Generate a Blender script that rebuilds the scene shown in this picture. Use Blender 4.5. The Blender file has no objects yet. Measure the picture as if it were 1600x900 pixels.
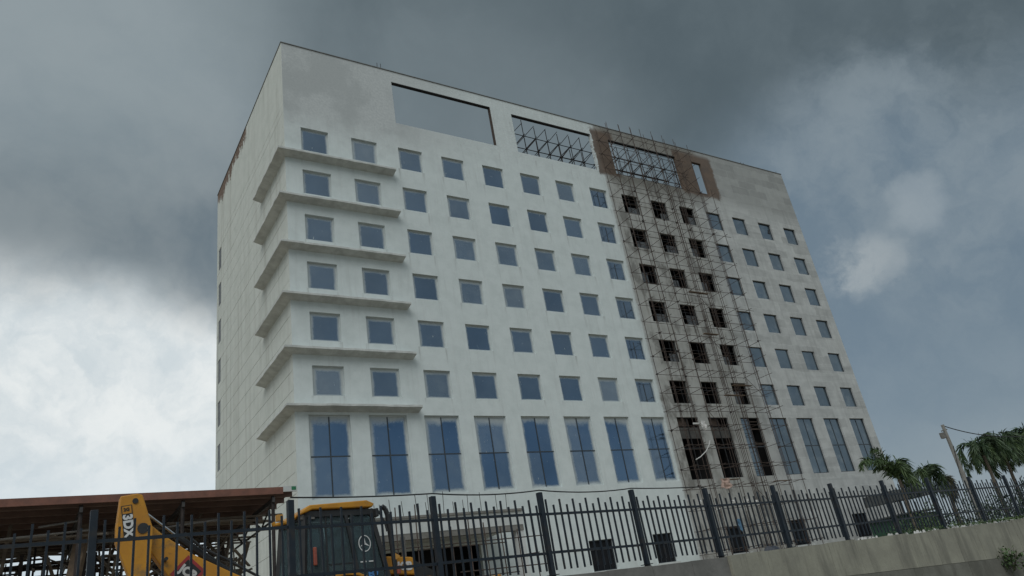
import bpy, bmesh, math, random
from mathutils import Vector, Matrix
random.seed(7)
R_ = math.radians
SC = bpy.context.scene
COL = SC.collection

# ------------------------------------------------------------------ camera
cam_d = bpy.data.cameras.new('camera'); cam = bpy.data.objects.new('camera', cam_d); COL.objects.link(cam)
cam_d.sensor_width = 36.0; cam_d.lens = 26.378; cam_d.clip_start = 0.1; cam_d.clip_end = 8000
rx = Vector((0.84699534, -0.5080965, -0.15632289)); ry = Vector((0.09514325, 0.43420168, -0.89577713)); rz = Vector((0.52301688, 0.74384598, 0.41610875))
M = Matrix(((rx.x, -ry.x, -rz.x, -13.28), (rx.y, -ry.y, -rz.y, -39.842), (rx.z, -ry.z, -rz.z, 1.6), (0, 0, 0, 1)))
cam.matrix_world = M
SC.camera = cam

# ------------------------------------------------------------------ node helper
class NT:
    def __init__(s, tree): s.t = tree; s.n = tree.nodes; s.l = tree.links
    def new(s, typ, **kw):
        n = s.n.new(typ)
        for k, v in kw.items(): setattr(n, k, v)
        return n
    def put(s, sock, v):
        if hasattr(v, 'is_linked') or hasattr(v, 'links'): s.l.new(v, sock)
        else:
            if sock.type in ('RGBA',) and len(v) == 3: v = (*v, 1)
            sock.default_value = v
    def m(s, op, a, b=0.0, c=0.0, clamp=False):
        n = s.new('ShaderNodeMath', operation=op, use_clamp=clamp)
        s.put(n.inputs[0], a); s.put(n.inputs[1], b); s.put(n.inputs[2], c); return n.outputs[0]
    def vm(s, op, a, b=(0, 0, 0)):
        n = s.new('ShaderNodeVectorMath', operation=op)
        s.put(n.inputs[0], a); s.put(n.inputs[1], b); return n.outputs[1] if op in ('DOT_PRODUCT', 'LENGTH') else n.outputs[0]
    def scale(s, a, f):
        n = s.new('ShaderNodeVectorMath', operation='SCALE'); s.put(n.inputs[0], a); s.put(n.inputs[3], f); return n.outputs[0]
    def ss(s, v, lo, hi):          # smoothstep 0..1
        n = s.new('ShaderNodeMapRange', interpolation_type='SMOOTHSTEP')
        s.put(n.inputs[0], v); s.put(n.inputs[1], lo); s.put(n.inputs[2], hi); return n.outputs[0]
    def rng(s, v, a, b, c, d):
        n = s.new('ShaderNodeMapRange'); s.put(n.inputs[0], v)
        for i, q in enumerate((a, b, c, d)): s.put(n.inputs[i + 1], q)
        return n.outputs[0]
    def noise(s, vec, scale, detail=4, rough=.55, dist=0.0, out=0):
        n = s.new('ShaderNodeTexNoise'); s.put(n.inputs['Vector'], vec)
        n.inputs['Scale'].default_value = scale; n.inputs['Detail'].default_value = detail
        n.inputs['Roughness'].default_value = rough; n.inputs['Distortion'].default_value = dist
        return n.outputs[out]
    def mix(s, f, a, b, blend='MIX'):
        n = s.new('ShaderNodeMix', data_type='RGBA', blend_type=blend)
        s.put(n.inputs[0], f); s.put(n.inputs[6], a); s.put(n.inputs[7], b); return n.outputs[2]
    def mapv(s, vec, sc):
        n = s.new('ShaderNodeMapping'); s.put(n.inputs[0], vec); n.inputs[3].default_value = sc; return n.outputs[0]
    def new_comb(s, x, z):
        n = s.new('ShaderNodeCombineXYZ'); s.put(n.inputs[0], x); s.put(n.inputs[1], z); return n.outputs[0]
    def xyz(s, v):
        n = s.new('ShaderNodeSeparateXYZ'); s.put(n.inputs[0], v); return n.outputs

# ------------------------------------------------------------------ world: storm sky
SUN_EL, SUN_AZ = 48.0, 225.0      # azimuth from +Y towards +X: light from the front left
w = bpy.data.worlds.new("World"); SC.world = w; w.use_nodes = True
N = NT(w.node_tree); N.n.clear()
bg = N.new('ShaderNodeBackground'); out = N.new('ShaderNodeOutputWorld'); N.l.new(bg.outputs[0], out.inputs[0])
bg.inputs[1].default_value = 0.1
sky = N.new('ShaderNodeTexSky', sky_type='NISHITA', sun_disc=False)
sky.sun_elevation = R_(SUN_EL); sky.sun_rotation = R_(SUN_AZ); sky.air_density = 1.0; sky.dust_density = 2.0
gen = N.new('ShaderNodeTexCoord').outputs['Generated']
dirv = N.vm('NORMALIZE', gen)
warp = N.vm('SUBTRACT', N.noise(dirv, 2.2, 5, .55, 0, 1), (.5, .5, .5))
wd = N.vm('NORMALIZE', N.vm('ADD', dirv, N.scale(warp, .22)))
warp2 = N.vm('SUBTRACT', N.noise(dirv, 7.0, 7, .6, 0, 1), (.5, .5, .5))
wd2 = N.vm('NORMALIZE', N.vm('ADD', wd, N.scale(warp2, .10)))
def blob(d, r0, r1, v=None):       # 1 inside angle r0, 0 outside r1 (degrees)
    return N.ss(N.vm('DOT_PRODUCT', v or wd, Vector(d).normalized()), math.cos(R_(r1)), math.cos(R_(r0)))
def mx(a, b): return N.m('MAXIMUM', a, b)
fb = N.noise(N.vm('ADD', dirv, N.scale(warp, .25)), 3.2, 9, .55)
fb2 = N.noise(N.vm('ADD', dirv, N.scale(warp2, .15)), 9.0, 8, .6)
elev = N.xyz(dirv)[2]
# overcast deck that covers most of the sky, cooler and lighter low down
deck = N.mix(N.ss(elev, 0.05, .8), (1.95, 2.55, 2.95), (2.1, 2.6, 2.8))
gap = N.ss(N.m('ADD', N.m('MULTIPLY', fb, .8), N.m('MULTIPLY', fb2, .2)), .40, .60)
deck = N.mix(gap, N.mix(.45, deck, (1.4, 1.85, 2.35)), (3.2, 3.55, 3.65))
# the storm cloud
storm = mx(blob((.56, .50, .66), 14, 36), mx(blob((.85, .18, .55), 9, 30), N.m('MULTIPLY', blob((.12, .86, .49), 6, 24), .62)))
storm = mx(storm, blob((.30, .60, .80), 6, 20))
storm = mx(storm, N.m('MULTIPLY', blob((.0, .82, .57), 14, 34), .55))
stormc = N.mix(N.ss(N.m('ADD', N.m('MULTIPLY', fb, .72), N.m('MULTIPLY', fb2, .28)), .34, .68), (.66, .88, .96), (1.05, 1.34, 1.45))
c = N.mix(N.m('MULTIPLY', storm, .97), deck, stormc)
# lighter veil at the upper left
c = N.mix(N.m('MULTIPLY', blob((.0, .70, .72), 3, 18), .6), c, (2.5, 2.95, 3.1))
c = N.mix(N.m('MULTIPLY', blob((.46, .70, .54), 3, 16), .30), c, (2.4, 2.85, 3.0))
# blue grey low sky on the right
low = mx(mx(blob((.90, .40, .12), 14, 25), blob((.93, .30, .28), 5, 16)), blob((.83, .44, .34), 6, 17))
c = N.mix(N.m('MULTIPLY', low, .9), c, N.mix(N.ss(fb2, .3, .75), (1.22, 1.68, 2.08), (1.55, 2.0, 2.35)))
# soft light patches on the right
lp = N.m('MULTIPLY', blob((.835, .36, .435), 1, 13, wd2), N.ss(fb2, .34, .7))
c = N.mix(N.m('MULTIPLY', lp, .6), c, (2.1, 2.5, 2.7))
pf = N.m('MULTIPLY', blob((.820, .462, .338), .3, 3.2, wd2), N.ss(fb2, .32, .56))
c = N.mix(N.m('MULTIPLY', pf, .65), c, (3.3, 3.6, 3.65))
pf2 = N.m('MULTIPLY', blob((.841, .382, .384), .4, 2.6, wd2), .45)
c = N.mix(pf2, c, (2.9, 3.3, 3.5))
# bright cumulus bank at the lower left
wz = N.xyz(wd)[2]
bank = N.m('MULTIPLY', blob((-.10, .985, .15), 24, 38), N.ss(N.m('ADD', N.m('MULTIPLY', N.xyz(wd2)[2], .4), N.m('MULTIPLY', wz, .6)), .485, .345))
bankc = N.mix(N.ss(fb2, .34, .66), (5.1, 5.65, 5.85), (6.9, 7.15, 7.05))
bankc = N.mix(N.ss(elev, .30, .12), bankc, (5.0, 5.75, 6.2))
c = N.mix(N.ss(bank, .02, .95), c, bankc)
hz = N.ss(elev, .10, -.02)
c = N.mix(N.m('MULTIPLY', hz, .5), c, (3.4, 3.9, 4.3))
c = N.mix(N.m('MULTIPLY', N.ss(elev, .22, .04), .35), c, (3.0, 3.4, 3.6))
# thin cover lets some of the clear sky through
fin = N.mix(.93, sky.outputs[0], c)
N.l.new(fin, bg.inputs[0])

# ------------------------------------------------------------------ sun
sd = bpy.data.lights.new('sun', 'SUN'); sd.energy = 1.0; sd.angle = R_(45); sd.color = (.985, 1.0, .985)
so = bpy.data.objects.new('sun', sd); COL.objects.link(so)
az = R_(SUN_AZ); sv = Vector((math.sin(az) * math.cos(R_(SUN_EL)), math.cos(az) * math.cos(R_(SUN_EL)), math.sin(R_(SUN_EL))))
so.rotation_euler = sv.to_track_quat('Z', 'Y').to_euler(); so.location = (-40, -60, 60)

SC.view_settings.view_transform = 'Standard'; SC.view_settings.look = 'None'; SC.view_settings.gamma = 1
SC.view_settings.use_curve_mapping = False; SC.view_settings.exposure = 0.3

# ------------------------------------------------------------------ materials
def base_mat(name):
    m = bpy.data.materials.new(name); m.use_nodes = True
    n = NT(m.node_tree); b = m.node_tree.nodes['Principled BSDF']
    return m, n, b
def mat(name, c1, c2=None, rough=.8, scale=3.0, metal=0.0, bump=.0, bscale=20., spec=None, obj=False, streak=None, grime=None):
    m, n, b = base_mat(name)
    pos = n.new('ShaderNodeTexCoord').outputs['Object'] if obj else n.new('ShaderNodeNewGeometry').outputs['Position']
    if c2 is None: c2 = tuple(x * .75 for x in c1)
    f = n.ss(n.noise(pos, scale, 6, .62), .3, .7)
    col = n.mix(f, c1, c2)
    if streak:      # rain marks running down
        col = n.mix(n.m('MULTIPLY', n.ss(n.noise(n.mapv(pos, (1.7, 1.7, .22)), 1.0, 6, .65), .48, .66), .45), col, streak)
        col = n.mix(n.m('MULTIPLY', n.ss(n.noise(n.mapv(pos, (6, 6, .5)), 1.0, 4, .6), .58, .7), .35), col, streak)
    if grime:       # mud and scuffs
        col = n.mix(n.m('MULTIPLY', n.ss(n.noise(pos, 3.1, 8, .7), .50, .68), .75), col, grime)
        col = n.mix(n.m('MULTIPLY', n.ss(n.noise(pos, 17, 5, .7), .62, .70), .6), col, tuple(q * .5 for q in grime))
    n.put(b.inputs['Base Color'], col)
    n.put(b.inputs['Roughness'], n.rng(n.noise(pos, scale * 2.3, 3), .3, .7, max(rough - .1, .03), min(rough + .1, 1)))
    b.inputs['Metallic'].default_value = metal
    if spec is not None: b.inputs['Specular IOR Level'].default_value = spec
    if bump:
        bp = n.new('ShaderNodeBump'); bp.inputs['Strength'].default_value = bump; bp.inputs['Distance'].default_value = .02
        n.put(bp.inputs['Height'], n.noise(pos, bscale, 5, .6)); n.put(b.inputs['Normal'], bp.outputs[0])
    return m
def front_wall_mat():
    m, n, b = base_mat('plaster_front')
    pos = n.new('ShaderNodeNewGeometry').outputs['Position']
    x, y, z = n.xyz(pos)
    big = n.noise(pos, .22, 5, .6); mid = n.noise(pos, 1.1, 6, .62); fine = n.noise(pos, 6, 5, .6)
    edge = n.m('ADD', n.m('MULTIPLY', n.m('SUBTRACT', mid, .5), 1.3), n.m('MULTIPLY', n.m('SUBTRACT', fine, .5), .5))
    streak = n.noise(n.mapv(pos, (2.2, 1, .16)), 1.0, 5, .6)
    course = n.noise(n.mapv(pos, (.12, 1, 1.9)), 1.0, 5, .65)
    white = n.mix(n.ss(mid, .35, .72), (.695, .75, .735), (.62, .675, .66))
    white = n.mix(n.m('MULTIPLY', n.ss(streak, .52, .74), .4), white, (.52, .55, .535))
    st2 = n.noise(n.mapv(pos, (5.5, 1, .35)), 1.0, 5, .65)
    white = n.mix(n.m('MULTIPLY', n.m('MULTIPLY', n.ss(st2, .56, .72), n.ss(big, .42, .6)), .3), white, (.44, .46, .44))
    # drip stains under the sill corners
    fu = n.m('FRACT', n.m('DIVIDE', n.m('ADD', x, .04), 3.478)); du = n.m('MINIMUM', n.m('MINIMUM', fu, n.m('SUBTRACT', 1.0, fu)), n.m('ABSOLUTE', n.m('SUBTRACT', fu, .537)))
    fz = n.m('MULTIPLY', n.m('FRACT', n.m('DIVIDE', n.m('SUBTRACT', 34.34, z), 3.394)), 3.394)
    drip = n.m('MULTIPLY', n.m('MULTIPLY', n.ss(du, .05, .0), n.m('MULTIPLY', n.ss(fz, 1.8, 1.86), n.ss(fz, 3.3, 1.9))), n.m('MULTIPLY', n.ss(n.noise(n.mapv(pos, (7, 1, .5)), 1.0, 4, .6), .42, .66), n.ss(z, 15, 15.6)))
    white = n.mix(n.m('MULTIPLY', drip, .6), white, (.36, .37, .35))
    # bare grey plaster near the top left
    gm = n.m('MULTIPLY', n.ss(n.m('ADD', z, n.m('MULTIPLY', edge, 3.0)), 32.5, 36.5), n.ss(n.m('ADD', x, n.m('MULTIPLY', edge, 3)), 15, 5.5))
    gm2 = n.m('MULTIPLY', n.ss(n.m('ADD', z, n.m('MULTIPLY', edge, 2.5)), 34.5, 36.5), n.ss(fine, .38, .65))
    greyc = n.mix(n.ss(fine, .3, .7), (.47, .49, .49), (.60, .62, .61))
    greyc = n.mix(n.m('MULTIPLY', n.ss(big, .45, .6), .5), greyc, (.34, .36, .36))
    white = n.mix(n.m('MULTIPLY', gm, .85), white, greyc)
    white = n.mix(n.m('MULTIPLY', gm2, .45), white, greyc)
    # unpainted right part
    raw = n.mix(n.ss(mid, .3, .7), (.45, .46, .445), (.56, .57, .55))
    raw = n.mix(n.m('MULTIPLY', n.ss(course, .5, .68), .5), raw, (.37, .38, .37))
    raw = n.mix(n.m('MULTIPLY', n.ss(streak, .5, .72), .45), raw, (.32, .325, .31))
    raw = n.mix(n.m('MULTIPLY', n.ss(n.m('ADD', z, n.m('MULTIPLY', edge, 2.0)), 34.8, 36.8), .6), raw, (.27, .275, .262))
    br_ = n.new('ShaderNodeTexBrick'); n.put(br_.inputs['Vector'], n.vm('ADD', n.new_comb(x, z), n.scale(n.vm('SUBTRACT', n.noise(pos, 1.3, 4, .6, 0, 1), (.5, .5, .5)), .5)))
    br_.inputs['Color1'].default_value = (0, 0, 0, 1); br_.inputs['Color2'].default_value = (1, 1, 1, 1); br_.inputs['Mortar'].default_value = (.9, .9, .9, 1)
    br_.inputs['Scale'].default_value = 1.0; br_.inputs['Brick Width'].default_value = 2.6; br_.inputs['Row Height'].default_value = .85; br_.inputs['Mortar Size'].default_value = .05; br_.inputs['Mortar Smooth'].default_value = 1.0
    tone = n.rng(n.xyz(br_.outputs[0])[0], 0, 1, .86, 1.08)
    raw = n.mix(1.0, raw, n.scale((1, 1, 1), tone), 'MULTIPLY')
    # dirty band behind the scaffolding
    sx = n.m('ADD', x, n.m('MULTIPLY', edge, 1.4))
    band = n.m('MULTIPLY', n.ss(sx, 26.3, 26.9), n.ss(sx, 38.2, 35.2))
    dirt = n.mix(n.ss(mid, .35, .72), (.52, .52, .485), (.40, .395, .36))
    dirt = n.mix(n.m('MULTIPLY', n.ss(streak, .5, .66), .55), dirt, (.235, .218, .185))
    raw = n.mix(n.m('MULTIPLY', band, .8), raw, dirt)
    splash = n.m('MULTIPLY', band, n.ss(n.noise(n.mapv(pos, (.6, 1, .35)), 1.0, 6, .65), .50, .62))
    raw = n.mix(n.m('MULTIPLY', splash, .58), raw, (.085, .077, .066))
    # dark weathered concrete above the top row, brown primer round the two openings
    zz = n.m('ADD', z, n.m('MULTIPLY', edge, .8))
    dk = n.m('MULTIPLY', n.ss(zz, 34.4, 36.2), n.m('MULTIPLY', n.ss(sx, 26.4, 27.2), n.ss(sx, 39.5, 38.0)))
    raw = n.mix(n.m('MULTIPLY', dk, .8), raw, n.mix(n.ss(fine, .35, .65), (.15, .14, .12), (.25, .24, .21)))
    bz = n.m('ADD', z, n.m('MULTIPLY', edge, .7))
    bxr = n.m('ADD', x, n.m('MULTIPLY', edge, .9))
    bl = n.m('MULTIPLY', n.ss(bxr, 25.85, 26.0), n.ss(bxr, 28.5, 28.2))
    br = n.m('MULTIPLY', n.ss(bxr, 35.6, 35.9), n.ss(bxr, 41.0, 40.7))
    brown = n.m('MULTIPLY', n.m('MULTIPLY', mx_(n, bl, br), n.ss(bz, 35.9, 36.3)), n.ss(z, 41.3, 40.6))
    brc = n.mix(n.ss(mid, .3, .7), (.165, .11, .075), (.10, .07, .052))
    lm = n.ss(n.m('ADD', x, n.m('MULTIPLY', edge, .35)), 26.25, 26.55)
    col = n.mix(lm, white, raw)
    # a lighter patch left at the top left of the brown one
    col = n.mix(n.m('MULTIPLY', brown, .92), col, brc)
    # darker along the top edge and towards the foot
    col = n.mix(n.m('MULTIPLY', n.ss(z, 41.2, 41.38), .45), col, (.20, .20, .19))
    col = n.mix(n.m('MULTIPLY', n.ss(n.m('ADD', z, n.m('MULTIPLY', edge, 1.0)), 4.2, 2.4), .5), col, (.30, .29, .25))
    n.put(b.inputs['Base Color'], col); b.inputs['Roughness'].default_value = .85
    bp = n.new('ShaderNodeBump'); bp.inputs['Strength'].default_value = .35; bp.inputs['Distance'].default_value = .03
    n.put(bp.inputs['Height'], n.m('ADD', fine, n.m('MULTIPLY', course, .6))); n.put(b.inputs['Normal'], bp.outputs[0])
    return m
def mx_(n, a, b): return n.m('MAXIMUM', a, b)
def side_wall_mat():
    m, n, b = base_mat('plaster_side')
    pos = n.new('ShaderNodeNewGeometry').outputs['Position']
    x, y, z = n.xyz(pos)
    mid = n.noise(pos, .9, 6, .62); fine = n.noise(pos, 5, 5, .6)
    streak = n.noise(n.mapv(pos, (1, 1.6, .07)), 1.0, 5, .6)
    col = n.mix(n.ss(mid, .35, .7), (.65, .67, .615), (.58, .605, .55))
    col = n.mix(n.m('MULTIPLY', n.ss(streak, .48, .7), .5), col, (.42, .42, .37))
    e = n.m('ADD', n.m('MULTIPLY', n.m('SUBTRACT', fine, .5), 2.2), n.m('MULTIPLY', n.m('SUBTRACT', streak, .5), 5.0))
    bz = n.m('ADD', z, e)
    brown = n.m('MULTIPLY', n.ss(bz, 40.2, 40.5), n.ss(n.m('ADD', y, n.m('MULTIPLY', e, .3)), 9.7, 10.2))
    col = n.mix(brown, col, n.mix(n.ss(fine, .35, .65), (.20, .13, .09), (.13, .09, .065)))
    n.put(b.inputs['Base Color'], col); b.inputs['Roughness'].default_value = .85
    bp = n.new('ShaderNodeBump'); bp.inputs['Strength'].default_value = .2; bp.inputs['Distance'].default_value = .03
    n.put(bp.inputs['Height'], fine); n.put(b.inputs['Normal'], bp.outputs[0])
    return m
def glass_mat(name, dusty, tint=(.13, .18, .24)):
    m, n, b = base_mat(name)
    uv = n.new('ShaderNodeTexCoord').outputs['UV']
    pos = n.new('ShaderNodeNewGeometry').outputs['Position']
    rnd = n.new('ShaderNodeObjectInfo').outputs['Random']
    u, v, _ = n.xyz(uv)
    nz = n.noise(pos, 1.4, 5, .6); nf = n.noise(pos, 9, 4, .6)
    base = n.mix(n.ss(n.noise(pos, .2, 2), .3, .7), tint, tuple(c * 1.25 for c in tint))
    b.inputs['Metallic'].default_value = .85
    rough = .06
    if dusty:
        ed = n.m('MINIMUM', n.m('MINIMUM', n.m('MULTIPLY', u, .8), n.m('SUBTRACT', 1.0, u)), n.m('MINIMUM', n.m('MULTIPLY', v, 1.9), n.m('MULTIPLY', n.m('SUBTRACT', 1.0, v), .8)))
        ed = n.m('ADD', ed, n.m('ADD', n.m('MULTIPLY', n.m('SUBTRACT', nz, .5), .09), n.m('MULTIPLY', n.m('SUBTRACT', nf, .5), .03)))
        d = n.ss(ed, n.rng(rnd, 0, 1, .07, .17), .0)
        d = n.m('MULTIPLY', d, n.rng(n.noise(pos, .5, 2), .3, .7, .75, 1.0))
        d = n.m('MAXIMUM', d, n.m('ADD', n.m('MULTIPLY', n.m('MULTIPLY', rnd, rnd), .22), n.m('MULTIPLY', n.ss(nz, .4, .75), n.rng(rnd, 0, 1, .01, .08))))  # random paleness per pane stands in for varying reflections, over real overspray
    else:
        d = n.m('MULTIPLY', n.ss(nz, .42, .72), n.rng(rnd, 0, 1, .04, .22))
    if dusty:
        sp = n.ss(n.noise(n.mapv(pos, (1, 1, .28)), 7.5, 3, .7), .69, .73)
        d = n.m('MAXIMUM', d, n.m('MULTIPLY', sp, .75))
    n.put(b.inputs['Base Color'], n.mix(d, base, (.56, .60, .59)))
    n.put(b.inputs['Roughness'], n.m('ADD', n.m('MULTIPLY', d, .7), rough))
    n.put(b.inputs['Metallic'], n.rng(d, 0, 1, .85, 0))
    bp = n.new('ShaderNodeBump'); bp.inputs['Strength'].default_value = .05; bp.inputs['Distance'].default_value = .05
    n.put(bp.inputs['Height'], n.noise(pos, .9, 2)); n.put(b.inputs['Normal'], bp.outputs[0])
    return m
MT = {}
MT['front'] = front_wall_mat(); MT['side'] = side_wall_mat()
MT['glass_dusty'] = glass_mat('glass_dusty', True); MT['glass_tall'] = glass_mat('glass_tall', True, (.09, .155, .25)); MT['glass'] = glass_mat('glass_clean', False, (.13, .17, .205))
MT['side_glass'] = mat('side_glass', (.10, .11, .12), (.14, .15, .155), .5, 2, spec=.2)
MT['bar_black'] = mat('bar_black', (.018, .018, .02), (.03, .03, .032), .7, 4)
MT['board_grey'] = mat('board_grey', (.11, .105, .095), (.07, .066, .06), .85, 3)
MT['board_brown'] = mat('board_brown', (.08, .055, .04), (.05, .036, .028), .85, 3)
MT['plaster'] = mat('white_plaster', (.66, .68, .66), (.55, .57, .55), .85, 1.2, bump=.2)
MT['ledge'] = mat('ledge_plaster', (.66, .68, .65), (.48, .495, .47), .85, 1.6, bump=.3)
MT['frame_white'] = mat('painted_frame', (.60, .64, .63), (.50, .54, .53), .8, 4)
MT['frame_dark'] = mat('dark_frame', (.03, .04, .05), (.05, .06, .07), .45, 3)
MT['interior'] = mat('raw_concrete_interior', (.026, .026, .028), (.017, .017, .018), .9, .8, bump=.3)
MT['coping'] = mat('coping_dark', (.13, .13, .125), (.20, .20, .19), .9, 2)
MT['rust'] = mat('rusty_tube', (.055, .040, .034), (.105, .076, .062), .8, 4.0, metal=.2)
MT['rust_dark'] = mat('dark_tube', (.025, .022, .022), (.05, .038, .034), .8, 4.0, metal=.2)
MT['wood'] = mat('weathered_board', (.20, .14, .09), (.11, .08, .055), .85, 5, bump=.3)
MT['wood_dark'] = mat('old_board', (.14, .12, .10), (.24, .20, .16), .9, 3)
MT['fence'] = mat('fence_paint', (.008, .015, .024), (.016, .025, .035), .40, 6, bump=.05, spec=.38, grime=(.035, .03, .026))
MT['conc'] = mat('wall_concrete', (.37, .355, .28), (.28, .268, .215), .9, 1.3, streak=(.10, .095, .08), bump=.4, bscale=14)
MT['conc2'] = mat('wall_concrete_grey', (.16, .155, .14), (.24, .23, .21), .9, 1.5, bump=.6, bscale=10)
MT['conc3'] = mat('wall_concrete_low', (.22, .215, .18), (.15, .145, .12), .9, 1.2, streak=(.08, .078, .06), bump=.5, bscale=12)
MT['asphalt'] = mat('asphalt', (.05, .05, .05), (.035, .035, .035), .9, 2, bump=.4, bscale=60)
MT['earth'] = mat('bare_earth', (.34, .29, .22), (.24, .20, .15), .95, .7, bump=.5, bscale=6)
MT['field'] = mat('rough_field', (.10, .11, .05), (.16, .13, .08), .95, .05, bump=.4, bscale=2)
MT['fascia'] = mat('fascia_red_oxide', (.23, .10, .068), (.15, .07, .05), .7, 3)
MT['sheet'] = mat('roof_sheet_underside', (.26, .18, .155), (.18, .125, .11), .8, 1.5)
MT['steel_dark'] = mat('dark_steel', (.035, .035, .037), (.06, .055, .05), .6, 3)
MT['sign_white'] = mat('sign_white', (.6, .62, .6), (.5, .52, .5), .5, 4)
MT['sign_green'] = mat('sign_green', (.02, .16, .07), (.03, .2, .09), .5, 4)
MT['jyellow'] = mat('machine_yellow', (.60, .275, .018), (.50, .215, .018), .5, 2.2, bump=.08, grime=(.20, .13, .06))
MT['jblack'] = mat('machine_black', (.014, .015, .016), (.03, .03, .03), .5, 3)
MT['rubber'] = mat('tyre_rubber', (.02, .02, .02), (.035, .033, .03), .85, 6, bump=.2)
MT['chrome'] = mat('cylinder_rod', (.55, .56, .57), (.45, .46, .47), .25, 3, metal=.9)
MT['white_paint'] = mat('white_print', (.72, .72, .70), (.62, .62, .60), .5, 5)
MT['red_print'] = mat('red_print', (.36, .035, .035), (.28, .03, .03), .5, 5)
MT['blue_print'] = mat('blue_print', (.06, .22, .5), (.05, .18, .42), .5, 5)
MT['black_print'] = mat('black_print', (.015, .015, .015), (.02, .02, .02), .5, 5)
MT['lens_red'] = mat('lamp_red', (.35, .09, .05), (.25, .06, .04), .3, 6)
MT['lens_amber'] = mat('lamp_amber', (.6, .3, .05), (.5, .25, .05), .3, 6)
MT['grey_metal'] = mat('grey_metal', (.20, .19, .17), (.13, .12, .11), .6, 6)
MT['bark'] = mat('palm_bark', (.16, .13, .10), (.10, .085, .065), .9, 6, bump=.5)
MT['pole'] = mat('pole_concrete', (.30, .29, .26), (.22, .21, .19), .9, 2, bump=.2)
MT['cable'] = mat('cable_black', (.012, .012, .013), (.02, .02, .02), .6, 3)
MT['green_sheet'] = mat('green_sheet', (.03, .085, .055), (.02, .06, .04), .7, 2, bump=.2)
MT['grey_sheet'] = mat('grey_tin', (.10, .11, .11), (.07, .075, .075), .6, 2)
MT['tarp'] = mat('dark_tarp', (.03, .036, .05), (.05, .055, .065), .6, 4, bump=.3)
MT['cloth'] = mat('white_cloth', (.62, .62, .60), (.5, .48, .45), .9, 5)
MT['cloth_pink'] = mat('pink_cloth', (.50, .36, .30), (.42, .30, .25), .9, 5)
MT['cloth_blue'] = mat('blue_cloth', (.10, .20, .30), (.08, .16, .25), .8, 5)
MT['rubble'] = mat('rubble', (.14, .125, .11), (.24, .22, .2), .95, 5, bump=.4)
MT['formply'] = mat('formwork_ply', (.16, .15, .115), (.11, .10, .08), .8, 2)
def leaf_mat(name, c1, c2):
    m, n, b = base_mat(name)
    pos = n.new('ShaderNodeNewGeometry').outputs['Position']
    n.put(b.inputs['Base Color'], n.mix(n.ss(n.noise(pos, 2.2, 4), .35, .65), c1, c2))
    b.inputs['Roughness'].default_value = .55
    b.inputs['Subsurface Weight'].default_value = 0.0
    return m
MT['leaf'] = leaf_mat('palm_leaf', (.055, .095, .035), (.10, .15, .055))
MT['leaf_dark'] = leaf_mat('dark_leaf', (.032, .065, .03), (.065, .105, .042))
MT['leaf_dry'] = leaf_mat('dry_leaf', (.09, .075, .04), (.05, .06, .03))

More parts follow.
